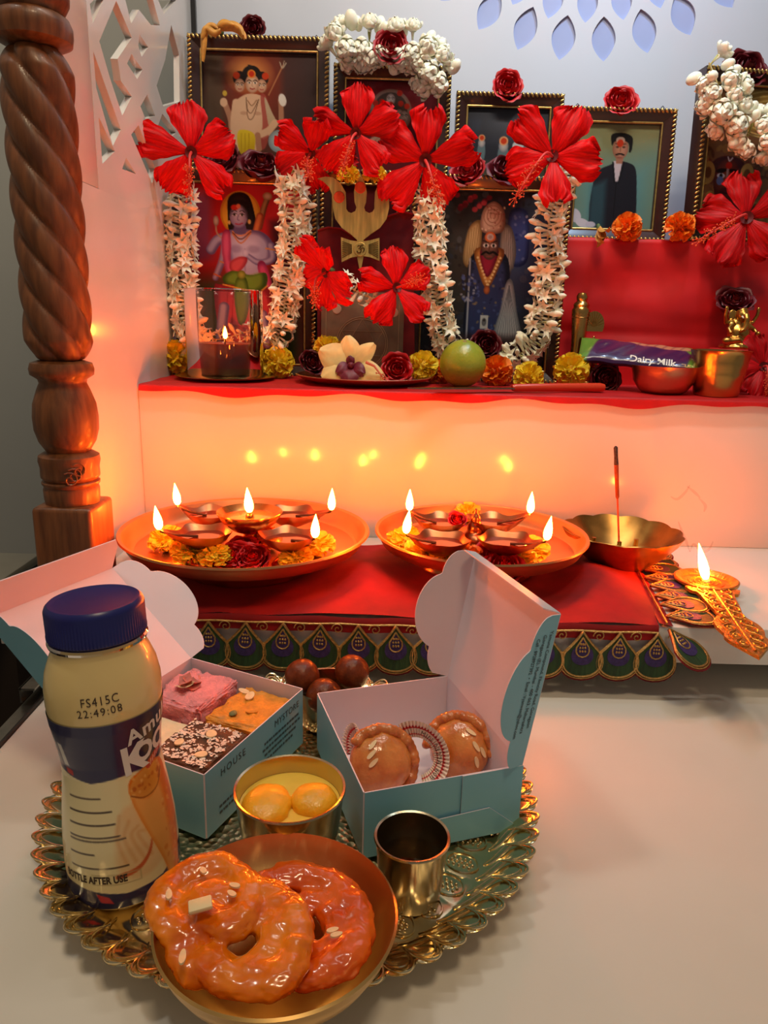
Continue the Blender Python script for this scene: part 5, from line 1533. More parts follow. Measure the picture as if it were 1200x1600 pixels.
def pic_blue(x0, y0, x1, y1):
    cv = Canvas(x0, y0, x1, y1, 1.25, (188, 26, 32))
    cv.glow(374, 340, 90, 120, (214, 44, 40), .6, 1.0)
    cv.poly([(x0, 430), (x1, 420), (x1, y1), (x0, y1)], (54, 70, 40), soft=40); cv.poly([(x0, 300), (330, 300), (326, 400), (x0, 420)], (110, 84, 130), soft=18, amt=.6)
    cv.poly([(420, 340), (x1, 330), (x1, 450), (424, 450)], (66, 26, 34), soft=14, amt=.8)
    cv.ell(374, 330, 32, 34, (206, 150, 30)); cv.ell(374, 330, 29, 31, (240, 206, 70), shade=(226, 180, 50))
    sk, ss, hl = (190, 178, 206), (112, 92, 136), (222, 212, 230)
    # long hair behind the neck
    form(cv, [(354, 334), (355, 308), (370, 298), (388, 304), (397, 332), (401, 358), (390, 362), (358, 360)], (44, 30, 28), (22, 14, 14))
    limb(cv, [(350, 366), (336, 372), (326, 386)], 16, sk, ss); cv.line([(334, 345), (337, 362), (352, 371), (366, 368)], 2.6, (196, 164, 130)); cv.ell(335, 342, 4.5, 8, (214, 196, 176), shade=(150, 120, 100))
    limb(cv, [(404, 350), (411, 322), (417, 306)], 9, (172, 140, 84), (96, 66, 36)); cv.ell(417, 303, 7.5, 6, (216, 204, 170), shade=(140, 110, 70)); limb(cv, [(399, 356), (405, 334)], 12, (222, 130, 66), (150, 60, 30))
    # torso, shoulders
    form(cv, [(346, 364), (362, 354), (388, 354), (410, 358), (425, 374), (424, 398), (410, 412), (404, 436), (352, 436), (354, 402)], sk, ss, hl)
    cv.ell(366, 384, 10, 6, ss, amt=.35, soft=4); cv.ell(394, 384, 10, 6, ss, amt=.35, soft=4); cv.line([(380, 384), (380, 418)], 2, ss, amt=.5, soft=2)
    limb(cv, [(350, 370), (345, 398), (332, 430)], 14, sk, ss, w2=9); limb(cv, [(422, 378), (424, 398), (402, 404), (384, 394)], 13, sk, ss, w2=8); cv.ell(381, 390, 5, 6, hl, shade=sk)
    cv.line([(414, 382), (428, 384)], 2.4, (226, 150, 80)); cv.line([(340, 404), (352, 408)], 2.4, (226, 150, 80)); cv.line([(330, 424), (340, 428)], 2.6, (214, 110, 60))
    # pink stole, coral sash
    form(cv, [(345, 360), (356, 356), (358, 380), (357, 402), (364, 420), (352, 426), (344, 392)], (222, 96, 140), (150, 40, 80)); form(cv, [(357, 404), (372, 396), (384, 398), (380, 410), (366, 422), (356, 416)], (230, 92, 96), (160, 40, 54))
    form(cv, [(400, 408), (412, 404), (424, 440), (434, 500), (420, 510), (410, 450)], (222, 84, 134), (150, 40, 84))
    for q, w_ in ((10, (236, 150, 84)), (15, (124, 66, 40)), (21, (214, 130, 70))): cv.line([(361, 354 + q * .35), (374, 354 + q), (390, 352 + q * .35)], 2.0, w_)
    # green sash with knot, skirt folds
    form(cv, [(330, 444), (344, 440), (420, 444), (432, 500), (404, 545), (346, 545), (332, 492)], (206, 66, 76), (140, 30, 44))
    for k in range(8): cv.line([(352 + k * 9, 446), (344 + k * 11, 530)], 1.4, (150, 34, 50), amt=.7)
    form(cv, [(344, 428), (360, 418), (388, 424), (413, 420), (414, 440), (396, 450), (372, 442), (348, 438)], (118, 160, 52), (58, 92, 22)); form(cv, [(366, 430), (382, 430), (386, 470), (378, 500), (368, 500), (362, 460)], (120, 156, 56), (60, 92, 26))
    cv.line([(344, 440), (372, 446), (398, 452), (416, 440)], 2, (230, 180, 70)); cv.ell(374, 424, 7, 7, (176, 176, 70), shade=(96, 110, 30))
    limb(cv, [(345, 476), (338, 524)], 17, sk, ss); limb(cv, [(408, 486), (416, 534)], 15, sk, ss); cv.ell(362, 524, 26, 20, (206, 52, 46), shade=(140, 26, 30))
    # face
    cv.poly([(366, 344), (380, 344), (382, 360), (364, 360)], ss, True); cv.ell(371, 333, 14.5, 18.5, (198, 186, 212), shade=(138, 118, 158))
    form(cv, [(354, 334), (357, 314), (371, 310), (386, 314), (390, 338), (385, 326), (376, 317), (364, 318), (358, 326)], (36, 24, 22), (22, 14, 14))
    for sx in (-1, 1):
        cv.ell(370.5 + sx * 6, 332, 3.6, 1.9, (244, 240, 244)); cv.ell(370.5 + sx * 6, 332, 1.7, 1.9, (20, 14, 14)); cv.line([(370.5 + sx * 2.4, 327), (370.5 + sx * 6, 325.3), (370.5 + sx * 10, 328)], 1.3, (40, 26, 30)); cv.line([(370.5 + sx * 2.6, 331), (370.5 + sx * 6, 329.8), (370.5 + sx * 9.6, 332)], .9, (30, 20, 24))
    cv.ell(365, 321, 6, 4.2, (206, 44, 30)); cv.ell(371, 319, 3.4, 3.6, (226, 120, 84)); cv.line([(371, 332), (369, 339), (372, 340)], 1.2, ss); cv.line([(366, 345.5), (371, 346.6), (377, 344.5)], 2, (176, 56, 80)); cv.ell(388, 342, 2.6, 3.6, (236, 200, 120)); cv.ell(356, 344, 2.2, 3.2, (236, 200, 120))
    return cv
def pic_dark(x0, y0, x1, y1):
    cv = Canvas(x0, y0, x1, y1, 1.25, (34, 36, 40))
    cv.glow(826, 390, 70, 140, (70, 92, 140), .9, 1.0); cv.glow(720, 400, 46, 150, (82, 72, 64), .8, 1.0)
    cv.speck(x0, 300, x1, 545, 300, 1.2, 6, [(24, 26, 30), (70, 66, 66), (54, 66, 98), (86, 70, 58), (110, 110, 120)], 4, .4)
    for k in range(14): cv.ell(716 + (k * 37) % 52, 304 + (k * 13) % 22, 4.5, 4, [(146, 36, 50), (110, 26, 40), (180, 60, 70)][k % 3])
    form(cv, [(800, 330), (826, 324), (834, 360), (832, 404), (806, 404)], (64, 88, 160), (30, 44, 90)); cv.speck(802, 330, 830, 400, 26, 1, 3, [(120, 140, 200), (190, 196, 214), (40, 60, 130)], 11)
    # pale drapery both sides of the head, dark robe
    form(cv, [(738, 352), (756, 342), (758, 380), (752, 404), (738, 414), (730, 398)], (206, 182, 130), (120, 92, 52)); form(cv, [(790, 352), (804, 350), (814, 380), (812, 410), (800, 424), (790, 402)], (176, 172, 160), (90, 90, 88))
    for k in range(5): cv.line([(754 - k * 4, 346 + k * 3), (748 - k * 3, 406)], 1.1, (130, 100, 60), amt=.8); cv.line([(794 + k * 3, 354), (796 + k * 4, 414)], 1.0, (100, 98, 94), amt=.8)
    form(cv, [(746, 392), (798, 392), (808, 450), (806, 530), (742, 530), (738, 450)], (50, 58, 100), (20, 24, 44))
    cv.speck(746, 400, 800, 520, 60, 1, 3.2, [(80, 96, 150), (150, 130, 90), (30, 36, 66)], 13, .7)
    form(cv, [(750, 384), (794, 384), (788, 414), (771, 446), (754, 414)], (206, 146, 74), (120, 70, 30)); form(cv, [(758, 384), (786, 384), (780, 414), (771, 428), (762, 414)], (156, 36, 66), (90, 14, 34))
    for k in range(9): cv.ell(754 + k * 2.2, 398 + k * 5.2, 2, 2, (236, 214, 150)); cv.ell(790 - k * 2.2, 398 + k * 5.2, 2, 2, (236, 214, 150))
    cv.ell(771, 448, 5, 7, (196, 110, 60), shade=(120, 60, 30))
    # tall crown
    form(cv, [(755, 350), (757, 330), (764, 318), (775, 312), (786, 318), (793, 330), (794, 350), (786, 360), (762, 360)], (206, 178, 160), (124, 92, 80), (232, 212, 196))
    for r_ in (4, 9, 14): cv.line([(774 + r_ * math.cos(a / 12 * TAU), 334 + r_ * 1.1 * math.sin(a / 12 * TAU)) for a in range(13)], 1.1, (150, 112, 96))
    cv.speck(758, 320, 792, 356, 30, .8, 1.6, [(240, 226, 200), (150, 70, 70), (120, 90, 76)], 17)
    # face, eyes, moustache, vermilion ring
    cv.ell(772, 380, 14, 21, (140, 100, 84), shade=(76, 50, 46))
    for sx in (-1, 1): cv.ell(772 + sx * 6, 379, 4.6, 3.2, (236, 234, 228)); cv.ell(772 + sx * 6, 379, 2, 2.6, (10, 10, 12)); cv.line([(772 + sx * 2, 374), (772 + sx * 11, 372)], 1.6, (30, 20, 20))
    cv.line([(772, 380), (771, 387), (774, 388)], 1.6, (90, 60, 54)); cv.line([(760, 393), (766, 389), (772, 391), (778, 389), (785, 393)], 3.4, (18, 14, 14)); cv.line([(768, 396), (776, 396)], 1.6, (150, 70, 66))
    cv.ell(772, 366, 8.5, 8, (214, 112, 60)); cv.ell(772, 366, 5.6, 5.2, (206, 194, 190)); cv.ell(772, 366, 3, 3, (170, 150, 150))
    # spear with blue beads, silver tassel, small card
    cv.line([(742, 400), (742, 530)], 3, (150, 156, 168)); cv.line([(741, 400), (741, 530)], 1, (210, 214, 220)); cv.speck(730, 424, 758, 466, 44, 1.2, 3.6, [(84, 100, 170), (170, 176, 196), (36, 44, 84)], 8)
    form(cv, [(802, 436), (812, 434), (822, 480), (830, 524), (788, 524), (796, 476)], (186, 190, 194), (104, 110, 116))
    for k in range(9): cv.line([(807, 440), (791 + 4.5 * k, 522)], 1.0, (96, 104, 112), amt=.8)
    cv.poly([(763, 488), (776, 488), (776, 510), (763, 510)], (206, 206, 200)); cv.ell(769.5, 499, 4, 6.5, (110, 110, 112)); cv.ell(769.5, 496, 2, 2.4, (60, 50, 50))
    cv.poly([(690, 524), (870, 524), (870, 620), (690, 620)], (64, 40, 42), soft=20)
    return cv
def pic_red(x0, y0, x1, y1):
    cv = Canvas(x0, y0, x1, y1, 2.0, (70, 18, 24))
    cv.glow(575, 330, 70, 110, (120, 30, 34), .8, 1.0)
    return cv
frame('dark gilt-edged picture of a bare-chested three-faced deity at the back near the lattice screen', 293, 515, 57, 1.030, Z3, pic_datta, hooks=True)
frame('dark gilt-edged red picture of a many-headed white deity under an arch of jasmine buds', 522, 706, 103, 1.035, Z3, pic_five)
frame('small dark gilt-edged picture with three vermilion-marked figures behind two roses', 713, 881, 147, 1.030, Z3, pic_three)
frame('dark gilt-edged portrait photograph of a moustached man in a black coat', 888, 1056, 171, 1.005, Z3, pic_man, hooks=True)
frame('dark gilt-edged picture of a dark-faced idol with flowers behind a large hibiscus', 1088, 1320, 116, 0.995, Z3, pic_idol, yaw=.16, depth=.022)
frame('dark gilt-edged picture of a blue-skinned deity with a yellow halo behind the glass candle jar', 259, 496, 265, .950, Z2, pic_blue, lean=.03)
frame('dark gilt-edged picture of a moustached crowned deity behind the green lime', 645, 893, 276, .950, Z2, pic_dark, lean=.03)
frame('narrow dark gilt-edged red picture behind the brass trident', 501, 642, 268, .957, Z2, pic_red, lean=.02)
# ------------------------------------------------------------------ red cloths
m_satin = mat('red_satin', C(204, 8, 18), .55, var=.10, vscale=18, bump=.5, bscale=22)
m_satin2 = mat('red_cotton_runner', C(186, 10, 14), .6, var=.12, vscale=40, bump=.3, bscale=120)
def run(u, v):
    x = XL + .002 + (XR - XL - .004) * u
    w1 = math.sin(x * 31) * .003 + math.sin(x * 73 + 1) * .002
    if v < .72:
        q = v / .72
        return (x, Y3 - .002 - q * (Y3 - Y2 + .0035), Z2 + .0012 + .0006 * math.sin(x * 50 + q * 9) ** 2)
    q = (v - .72) / .28
    a = min(1, q * 4) * PI / 2
    drop_ = .0055 + w1 * .8
    return (x, Y2 - .0015 - .0022 * math.sin(a) - .001 * q, Z2 + .0018 - .0024 * (1 - math.cos(a)) - max(0, q - .2) / .8 * max(.001, drop_))
tag(MB().grid(run, 240, 40).build('red_runner', m_satin2, smooth=180), 'red cotton cloth covering the upper altar step', 'cloth')
xa, xb = P(878, 375, y=Y3).x, XR - .004
def drape(u, v):
    x = xa + (xb - xa) * u
    wr = .0016 * math.sin(x * 40 + v * 5) + .0018 * math.exp(-((v - .62) / .05) ** 2) * math.sin(x * 25 + 1) + .0016 * math.exp(-((v - .72 - .1 * (x - xa)) / .03) ** 2) + .0012 * math.sin(v * 23 + x * 12)
    if v < .25:
        q = v / .25
        return (x, YB - .004 - q * (YB - Y3), Z3 + .0012 + .0004 * math.sin(x * 60))
    q = (v - .25) / .75
    return (x, Y3 - .0045 - .012 * q + wr * min(1, q * 5), Z3 + .0012 - (Z3 - Z2 - .002) * q - .002 * math.sin(min(1, q * 20) * PI / 2))
tag(MB().grid(drape, 120, 90).build('red_drape', m_satin, smooth=180), 'creased red satin cloth hanging from the picture ledge beside the portrait', 'cloth')

# ------------------------------------------------------------------ trident, its velvet rest and engraved plate
m_tri = mat('brushed_trident_brass', C(226, 194, 112), .38, metal=.75, var=.22, vscale=40, stretch=(6, 1, .7), rvar=.08)
m_tridk = mat('engraved_recess', C(86, 62, 24), .5, metal=.8)
m_kum = mat('vermilion_paste', C(206, 84, 44), .8, var=.15, vscale=200)
YT = .905
vr = thing('velvet_rest', 'dark red velvet rest with a scalloped top behind the brass trident', 'rest', T(P(568, 560, y=.928).x, .928, Z2 + .0015) @ RX(-.04))
o0 = P(568, 560, y=.928)
def vl(px, py):
    p = P(px, py, y=.928); return (p.x - o0.x, p.z - Z2 - .0015)
ol = [vl(496, 585), vl(496, 360), vl(512, 355), vl(532, 357), vl(550, 368), vl(563, 372), vl(580, 360), vl(604, 338), vl(628, 330), vl(646, 334), vl(648, 585)]
MB().prism(ol, -.004, .004, M=RX(PI / 2)).build('velvet_board', mat('deep_red_velvet', C(120, 6, 16), .8, sheen=.8, var=.15, vscale=50), vr, smooth=0, fix=True)
MB().tube([Vector((x, -.0045, z)) for x, z in ol[1:-1]], .0011, 6).build('piping', m_velvet, vr)
tr0 = P(563, 425, y=YT)
def tl(px, py):
    p = P(px, py, y=YT); return (p.x - tr0.x, p.z - tr0.z)
lft = [(563, 427), (558, 402), (558, 375), (548, 366), (534, 356), (524, 342), (520, 325), (519, 305), (514, 292), (505, 283), (496, 279), (508, 276), (520, 277), (532, 286), (540, 300)]
rgt = [(586, 300), (592, 286), (604, 277), (618, 275), (636, 276), (624, 283), (614, 292), (608, 305), (608, 325), (604, 342), (594, 356), (579, 366), (568, 375), (568, 402)]
cen = [(541, 318), (541, 326), (544, 331), (549, 333), (555, 330), (557, 324), (554, 316), (553, 300), (555, 288), (563, 270), (571, 288), (573, 300), (572, 316), (569, 324), (571, 330), (577, 333), (582, 331), (585, 326), (585, 318)]
outl = [tl(*q) for q in lft + cen + rgt]
tri = thing('brass_trident', 'brass trident with a small drum bearing an Om sign', 'trident', T(tr0) @ RX(-.02))
MB().prism(outl, -.002, .002, M=RX(PI / 2)).build('prongs', m_tri, tri, smooth=0, fix=True)
dam = [tl(*q) for q in [(533, 371), (548, 376), (563, 378), (578, 376), (593, 372), (593, 408), (578, 402), (563, 400), (548, 403), (534, 410)]]
MB().prism(dam, -.0035, .0035, M=RX(PI / 2)).build('drum', m_tri, tri, smooth=0, fix=True)
gv = MB()
for k in range(9):
    for sx in (-1, 1):
        a, b = tl(563 + sx * 13, 383 + k * 1.5), tl(563 + sx * 28, 378 + k * 3.1)
        gv.tube([(a[0], -.0037, a[1]), (b[0], -.0037, b[1])], .00045, 4)
gv.build('engraved_lines', m_tridk, tri)
c_ = tl(563, 390)
MB().lathe([(0, .0042), (.0072, .0042), (.0078, .0036), (.0078, .0030)], 28, M=T(c_[0], 0, c_[1]) @ RX(PI / 2)).build('medallion', m_tri, tri)
om = MB()
k_ = .00062
for pts in ([(-5, 5), (-2, 7), (1, 5), (-1, 2), (-3, 1.5), (0, 1), (2, -2), (0, -6), (-4, -6), (-6, -3)], [(0, 0), (3, 2), (6, 3), (7.5, 0), (6, -4), (4, -4)], [(1, 8), (3.5, 6.5), (6, 8)], [(3.5, 9.2), (3.7, 9.8)]):
    om.tube([(c_[0] + x * k_, -.0046, c_[1] + y * k_) for x, y in [(p.x, p.y) for p in crom([(a, b, 0) for a, b in pts], 4)]], .0006, 5)
om.build('om_sign', m_tridk, tri)
for q in ((530, 308), (563, 293), (600, 302)):
    a = tl(*q); MB().lathe([(0, .0032), (.0055, .0032), (.0064, .0024), (.0064, .0018)], 22, M=T(a[0], 0, a[1]) @ RX(PI / 2)).build('vermilion_dot', m_kum, tri)
# engraved plate
pl = thing('engraved_plate', 'grey-brown square metal plate engraved with a circled star', 'plate', T(P(565, 560, y=.912).x, .914, Z2 + .0015) @ RX(-.05))
w_ = (P(630, 500, y=.912).x - P(500, 500, y=.912).x) / 2; h_ = P(565, 458, y=.912).z - Z2
m_yan = mat('dull_copper_plate', C(120, 98, 78), .5, metal=.35, var=.12, vscale=60)
MB().box((0, 0, h_ / 2), (w_ * 2, .002, h_), bev=.0006).build('plate', m_yan, pl)
en = MB(); cz = h_ * .42; Rr_ = w_ * .62
def ring(R): en.tube([(R * math.cos(TAU * k / 48), -.0012, cz + R * math.sin(TAU * k / 48)) for k in range(48)], .00045, 4, closed=True)
ring(Rr_); ring(Rr_ * .93)
for s_ in (0, PI):
    en.tube([(Rr_ * .93 * math.sin(s_ + TAU * k / 3), -.0012, cz + Rr_ * .93 * math.cos(s_ + TAU * k / 3)) for k in range(3)], .00045, 4, closed=True)
for sx in (-1, 1): en.tube([(sx * w_ * .88, -.0012, h_ * .05), (sx * w_ * .88, -.0012, h_ * .95)], .0004, 4)
en.build('engraving', mat('pale_engraving', C(176, 150, 116), .5, metal=.4), pl)
for x, z in ((-.68, .22), (.72, .20), (.75, .78), (-.62, .80)): MB().lathe([(0, .002), (.005, .0018), (.0058, .0008)], 18, M=T(x * w_, 0, z * h_) @ RX(PI / 2)).build('paste_dot', mat('pale_paste', C(176, 150, 132), .8), pl)

# ------------------------------------------------------------------ hibiscus
hibiscus('large red hibiscus at the top of the garland over the blue-skinned deity', 299, 238, .870, (.16, -1, -.20), .10, .86, seed=1, open_=[-.1, .05, .1, .0, -.05], st=(296, 302))
hibiscus('red hibiscus seen side-on with a short orange stamen beside the three-faced deity picture', 486, 238, .908, (-.1, -1, -.45), .75, .80, seed=2, open_=[.45, .1, .0, -.1, .5], st=(482, 272, .045), fat=1.3)
hibiscus('bright red hibiscus above the brass trident', 557, 208, .885, (-.12, -1, -.25), .0, .80, seed=3, open_=[.0, .05, .25, .25, .0], st=(536, 262))
hibiscus('red hibiscus hanging in front of the many-headed deity picture', 664, 250, .897, (.05, -1, -.25), -.12, .96, seed=0, open_=[0, -.05, .0, .05, .1], st=(686, 318))
hibiscus('red hibiscus with a long stamen pointing down beside the portrait photograph', 864, 246, .890, (-.35, -.9, .15), -.45, .90, seed=1, open_=[.35, .35, .35, .2, .15], st=(806, 308, .04))
hibiscus('red hibiscus turned aside between the blue-skinned deity picture and the trident drum', 512, 425, .882, (-.65, -.75, -.25), .5, .76, seed=2, open_=[.2, .1, .3, .45, .5], st=(492, 470, .03))
hibiscus('red hibiscus with a broad front petal below the trident drum', 618, 450, .882, (.45, -1, .12), .1, .76, seed=3, open_=[.10, .05, .2, .1, .2], st=(656, 436, .045))
hibiscus('large deep red hibiscus before the idol picture on the ledge', 1166, 342, .938, (-.35, -1, .15), .15, .98, True, seed=0, open_=[.0, .1, .0, .05, .1], st=(1094, 374, .04))
hibiscus('deep red hibiscus lying on the runner behind the brass tumbler', 1192, 574, .862, (-.2, -1, .35), .3, .72, True, seed=2, open_=[.1, .3, .2, .15, .1], st=(1200, 610))

# ------------------------------------------------------------------ roses
rose('small wine-red rose on top of the three-faced deity picture', 394, 42, 1.03, (0, -1, .15), 'wine', .80)
rose('crimson rose in the middle of the arched jasmine garland', 611, 70, .978, (.05, -1, .35), 'crimson', 1.15)
rose('bright red rose on top of the three-figure picture', 794, 131, 1.02, (0, -1, .30), 'bright', 1.05)
rose('bright red rose on top of the portrait photograph', 971, 154, 1.00, (0, -1, .55), 'bright', 1.15)
rose('wine-red rose on top of the idol picture', 1170, 102, .985, (0, -1, .6), 'wine', 1.45)
rose('dark wine rose at the foot of the three-faced deity picture beside the garland hibiscus', 344, 248, .935, (-.3, -.8, .6), 'wine', 1.2)
rose('dark wine rose in the middle of the foot of the three-faced deity picture', 408, 252, .935, (.1, -.7, .8), 'wine', 1.35)
rose('wine-red rose tucked behind the hibiscus at the three-figure picture', 730, 263, .935, (-.3, -.8, .5), 'crimson', 1.15)
rose('wine-red rose at the foot of the three-figure picture', 796, 258, .935, (0, -.75, .8), 'wine', 1.35)
rose('dried dark red rose above the seated brass elephant-headed figure', 1150, 466, .93, (-.2, -.8, .9), 'wine', 1.2)
rose('small dark red rosebud on the copper plate next to the orchid', 489, 564, .868, (.4, -.8, .5), 'wine', .85, flat=1.2)
rose('bright red rose on the copper plate between orchid and lime', 621, 576, .852, (.15, -1, .35), 'bright', 1.0)
rose('dark crimson rose leaning above the lime', 761, 538, .90, (.2, -1, .3), 'wine', 1.05)
rose('dark wine rose on the runner beside the copper bowl', 948, 591, .862, (.2, -1, .2), 'wine', 1.05)

# ------------------------------------------------------------------ marigolds on the upper step
def up_m(px, py, y): return P(px, py, y=y)
marigold('yellow marigold in the corner beside the candle jar', up_m(272, 558, .912), (-.2, -.8, .4), 'y', 1.12, 0)
marigold('yellow marigold between the candle jar and the copper plate', up_m(434, 567, .905), (.1, -.9, .4), 'y', 1.05, 1)
marigold('yellow marigold at the back of the copper plate', up_m(512, 548, .890), (0, -.6, .9), 'y', .95, 0)
marigold('yellow marigold between the copper plate rose and the lime', up_m(660, 572, .880), (.1, -.8, .6), 'y', .95, 1)
marigold('orange marigold behind the lime', up_m(776, 581, .885), (0, -.8, .6), 'o', 1.0, 0)
marigold('small orange-yellow marigold half hidden by the left of the lime', up_m(686, 583, .892), (0, -.8, .6), 'o', .8, 1)
marigold('flat yellow marigold behind the knife handle', up_m(826, 590, .862), (0, -.55, 1), 'y', .95, 0)
marigold('round yellow marigold beside the brass flask', up_m(892, 579, .862), (.05, -1, .35), 'y', 1.05, 1)
marigold('orange marigold in front of the portrait photograph', up_m(980, 356, .955), (0, -.8, .6), 'o', .92, 0)
marigold('orange marigold between the portrait photograph and the idol picture', up_m(1062, 355, .952), (.2, -.8, .5), 'o', .92, 1)
for k, (px, py, s_) in enumerate(((544, 274, .68), (584, 272, .68))):
    marigold(('yellow-orange marigold on the left prong of the trident', 'yellow-orange marigold on the right prong of the trident')[k], up_m(px, py, .897), (0, -.5, .8), 'y', s_, k)
# golden dried magnolia buds
m_champ = mat('golden_magnolia_petal', C(206, 146, 60), .5, var=.25, vscale=120, sss=.15)
def magnolia(label, p, M, n=5, s=1.0):
    t = thing('magnolia_flower', label, 'flower', T(p) @ M @ S(s), 'dried golden magnolias')
    for k in range(n):
        def f(u, v, k=k):
            w = .011 * math.sin(min(1, .12 + u * .82) * PI) ** .8; s_ = (v - .5) * 2
            return (s_ * w / 2, .003 * (1 - s_ * s_) + .010 * u * u + .003 * u, .030 * u - .012 * u ** 3)
        MB().grid(f, 10, 5).build('petal', m_champ, t, RZ(TAU * k / n + .3 * k) @ RX((-.2, .5, .1, .7, .3, .9)[k % 6]), smooth=180)
    MB().lathe([(0, -.006), (.0022, -.005), (.0034, .002), (0, .004)], 10).build('calyx', m_sepal, t)
    return t
magnolia('dried golden magnolia lying on the ledge at the foot of the portrait', P(936, 356, y=.948), rotm((.2, -.6, -.9)), 5, .95)
mg = thing('magnolia_flower', 'long-petalled golden magnolia draped over the corner of the three-faced deity picture', 'flower', T(P(345, 50, y=1.01)), 'dried golden magnolias')
for k, pth in enumerate([[(345, 48), (330, 40), (320, 52), (318, 75), (317, 97)], [(345, 48), (335, 52), (322, 45), (315, 60)], [(345, 46), (365, 44), (378, 52), (384, 62)], [(348, 44), (360, 38), (374, 44), (380, 56)], [(340, 42), (350, 36), (366, 40)]]):
    o_ = P(345, 50, y=1.01); pts = crom([P(x, y_, y=1.008 - .004 * k) - o_ for x, y_ in pth], 6); n = len(pts)
    def pf(u, v, pts=pts, n=n):
        i = min(n - 2, int(u * (n - 1))); p = pts[i].lerp(pts[i + 1], u * (n - 1) - i); tg = (pts[i + 1] - pts[i]).normalized(); sd = tg.cross(Vector((0, -1, 0)))
        w = .0085 * math.sin(min(1, .12 + u * .8) * PI) ** .7
        return p + sd * (v - .5) * w + Vector((0, -.003 * (1 - (2 * v - 1) ** 2), 0))
    MB().grid(pf, n - 1, 5).build('petal', m_champ, mg, smooth=180)
MB().ell((0, 0, 0), (.004, .004, .004), 8, 6).build('calyx', m_sepal, mg)

# ------------------------------------------------------------------ garlands
def G(l, y): return [P(a, b, y=y + (c if len(q) > 2 else 0)) for q in l for a, b, c in [(*q, 0)[:3]]]
garland('jasmine garland strand along the lattice side of the blue-skinned deity picture', G([(286, 300), (284, 350), (286, 410), (290, 470), (298, 520), (312, 545)], .916), 92, 1, s=1.25, spread=.007)
garland('jasmine garland strand on the trident side of the blue-skinned deity picture', G([(452, 272), (462, 320), (458, 380), (452, 430), (444, 480), (440, 515), (420, 540)], .916), 92, 2, s=1.25, spread=.007)
garland('short curved jasmine strand behind the candle flame inside the foot of the blue-skinned deity picture', G([(318, 528), (345, 530), (380, 520), (412, 512)], .925), 16, 3, s=.9)
garland('jasmine garland strand on the trident side of the crowned deity picture', G([(674, 295), (672, 340), (672, 400), (682, 460), (690, 510), (706, 548), (728, 560)], .916), 92, 4, s=1.25, spread=.007)
garland('jasmine garland strand on the portrait side of the crowned deity picture', G([(884, 268), (868, 310), (856, 360), (858, 420), (850, 480), (836, 530), (800, 562), (784, 566)], .916), 100, 5, s=1.25, spread=.007, kinds=(0, 1, 1, 0, 0))
garland('small bunch of jasmine below the trident point', G([(535, 438), (552, 452), (572, 462), (590, 470)], .895), 12, 6, s=1.0)
garland('thick arch of white jasmine buds over the many-headed deity picture', G([(525, 92), (545, 72), (575, 66), (612, 78), (648, 78), (666, 100), (682, 118), (696, 138)], 1.005), 36, 7, s=1.5, kinds=(2, 2, 2, 3), spread=.010)
garland('swag of white jasmine buds across the idol picture', G([(1108, 98), (1118, 122), (1126, 150), (1130, 175), (1150, 196), (1176, 212), (1205, 215), (1240, 205)], .955), 32, 8, s=1.5, kinds=(2, 2, 2, 3), spread=.010)

# ------------------------------------------------------------------ candle in a glass jar on a saucer
cj = P(351, 586, z=Z2 + .006)
cj.y = .866; cj.x = P(351, 520, y=.866).x
sa = thing('brass_saucer', 'thin brass saucer under the glass candle jar', 'saucer', T(cj.x, cj.y, Z2 + .0020))
MB().lathe([(0, .0002), (.035, .0002), (.0560, .0030), (.0575, .0042), (.0560, .0044), (.034, .0018), (0, .0018)], 64).build('saucer', m_brass, sa)
m_jar = glass_mat('jar_glass', (.97, .97, .97), 1.42)
zj = Z2 + .0042
hj_ = P(348, 452, y=.866).z - zj
jar = thing('glass_jar', 'clear cylindrical glass jar around the candle', 'jar', T(cj.x, cj.y, zj))
Rj_ = .0437
MB().lathe([(0, 0), (Rj_ - .003, 0), (Rj_, .004), (Rj_, hj_ - .001), (Rj_ - .0012, hj_), (Rj_ - .0024, hj_ - .001), (Rj_ - .0024, .005), (Rj_ - .005, .0032), (0, .0032)], 64).build('glass', m_jar, jar, smooth=40)
cn = thing('jar_candle', 'amber-brown wax candle burning inside the glass jar', 'candle', T(cj.x, cj.y, zj + .0036))
m_wax = mat('amber_wax', C(92, 40, 12), .35, var=.1, vscale=60, sss=.4, sssr=(.01,), coat=.3)
MB().lathe([(0, 0), (.0340, 0), (.0352, .002), (.0352, .033), (.0338, .0350), (.030, .0335), (0, .0325)], 56).build('wax', m_wax, cn)
MB().tube([(0, 0, .032), (.0006, 0, .041)], [.0009, .0007], 6).build('wick', m_wick, cn)
flame(cn, (.0006, 0, .0395), .85)

# ------------------------------------------------------------------ copper plate with orchid, lime, knife
cp = P(567, 591, z=Z2 + .010)
t = thing('copper_plate', 'shallow copper plate of flowers on the upper step', 'plate', T(cp.x, .868, Z2 + .0022))
MB().lathe([(0, 0), (.055, 0), (.074, .0050), (.0785, .0085), (.0775, .0092), (.0735, .0065), (.054, .0018), (0, .0018)], 72).build('dish', m_copper, t)
m_orc = mat('cream_yellow_orchid', C(240, 212, 140), .5, var=.14, vscale=60, sss=.2)
m_orcl = mat('maroon_orchid_lip', C(110, 16, 40), .5, var=.2, vscale=90, sss=.1)
def orch_petal(L, W, cup=.3):
    def f(u, v):
        s_ = (v - .5) * 2; w = W * math.sin(min(1, .10 + u * .86) * PI) ** .75
        return (s_ * w / 2, L * u, cup * L * (u - u * u) - .004 * s_ * s_ * u + .0008 * math.sin(s_ * 8 + u * 9) * u)
    return f
po = P(549, 572, y=.845)
t = thing('orchid', 'cream-yellow orchid with a maroon lip on the copper plate', 'flower', T(po) @ rotm((-.05, -1, .25)))
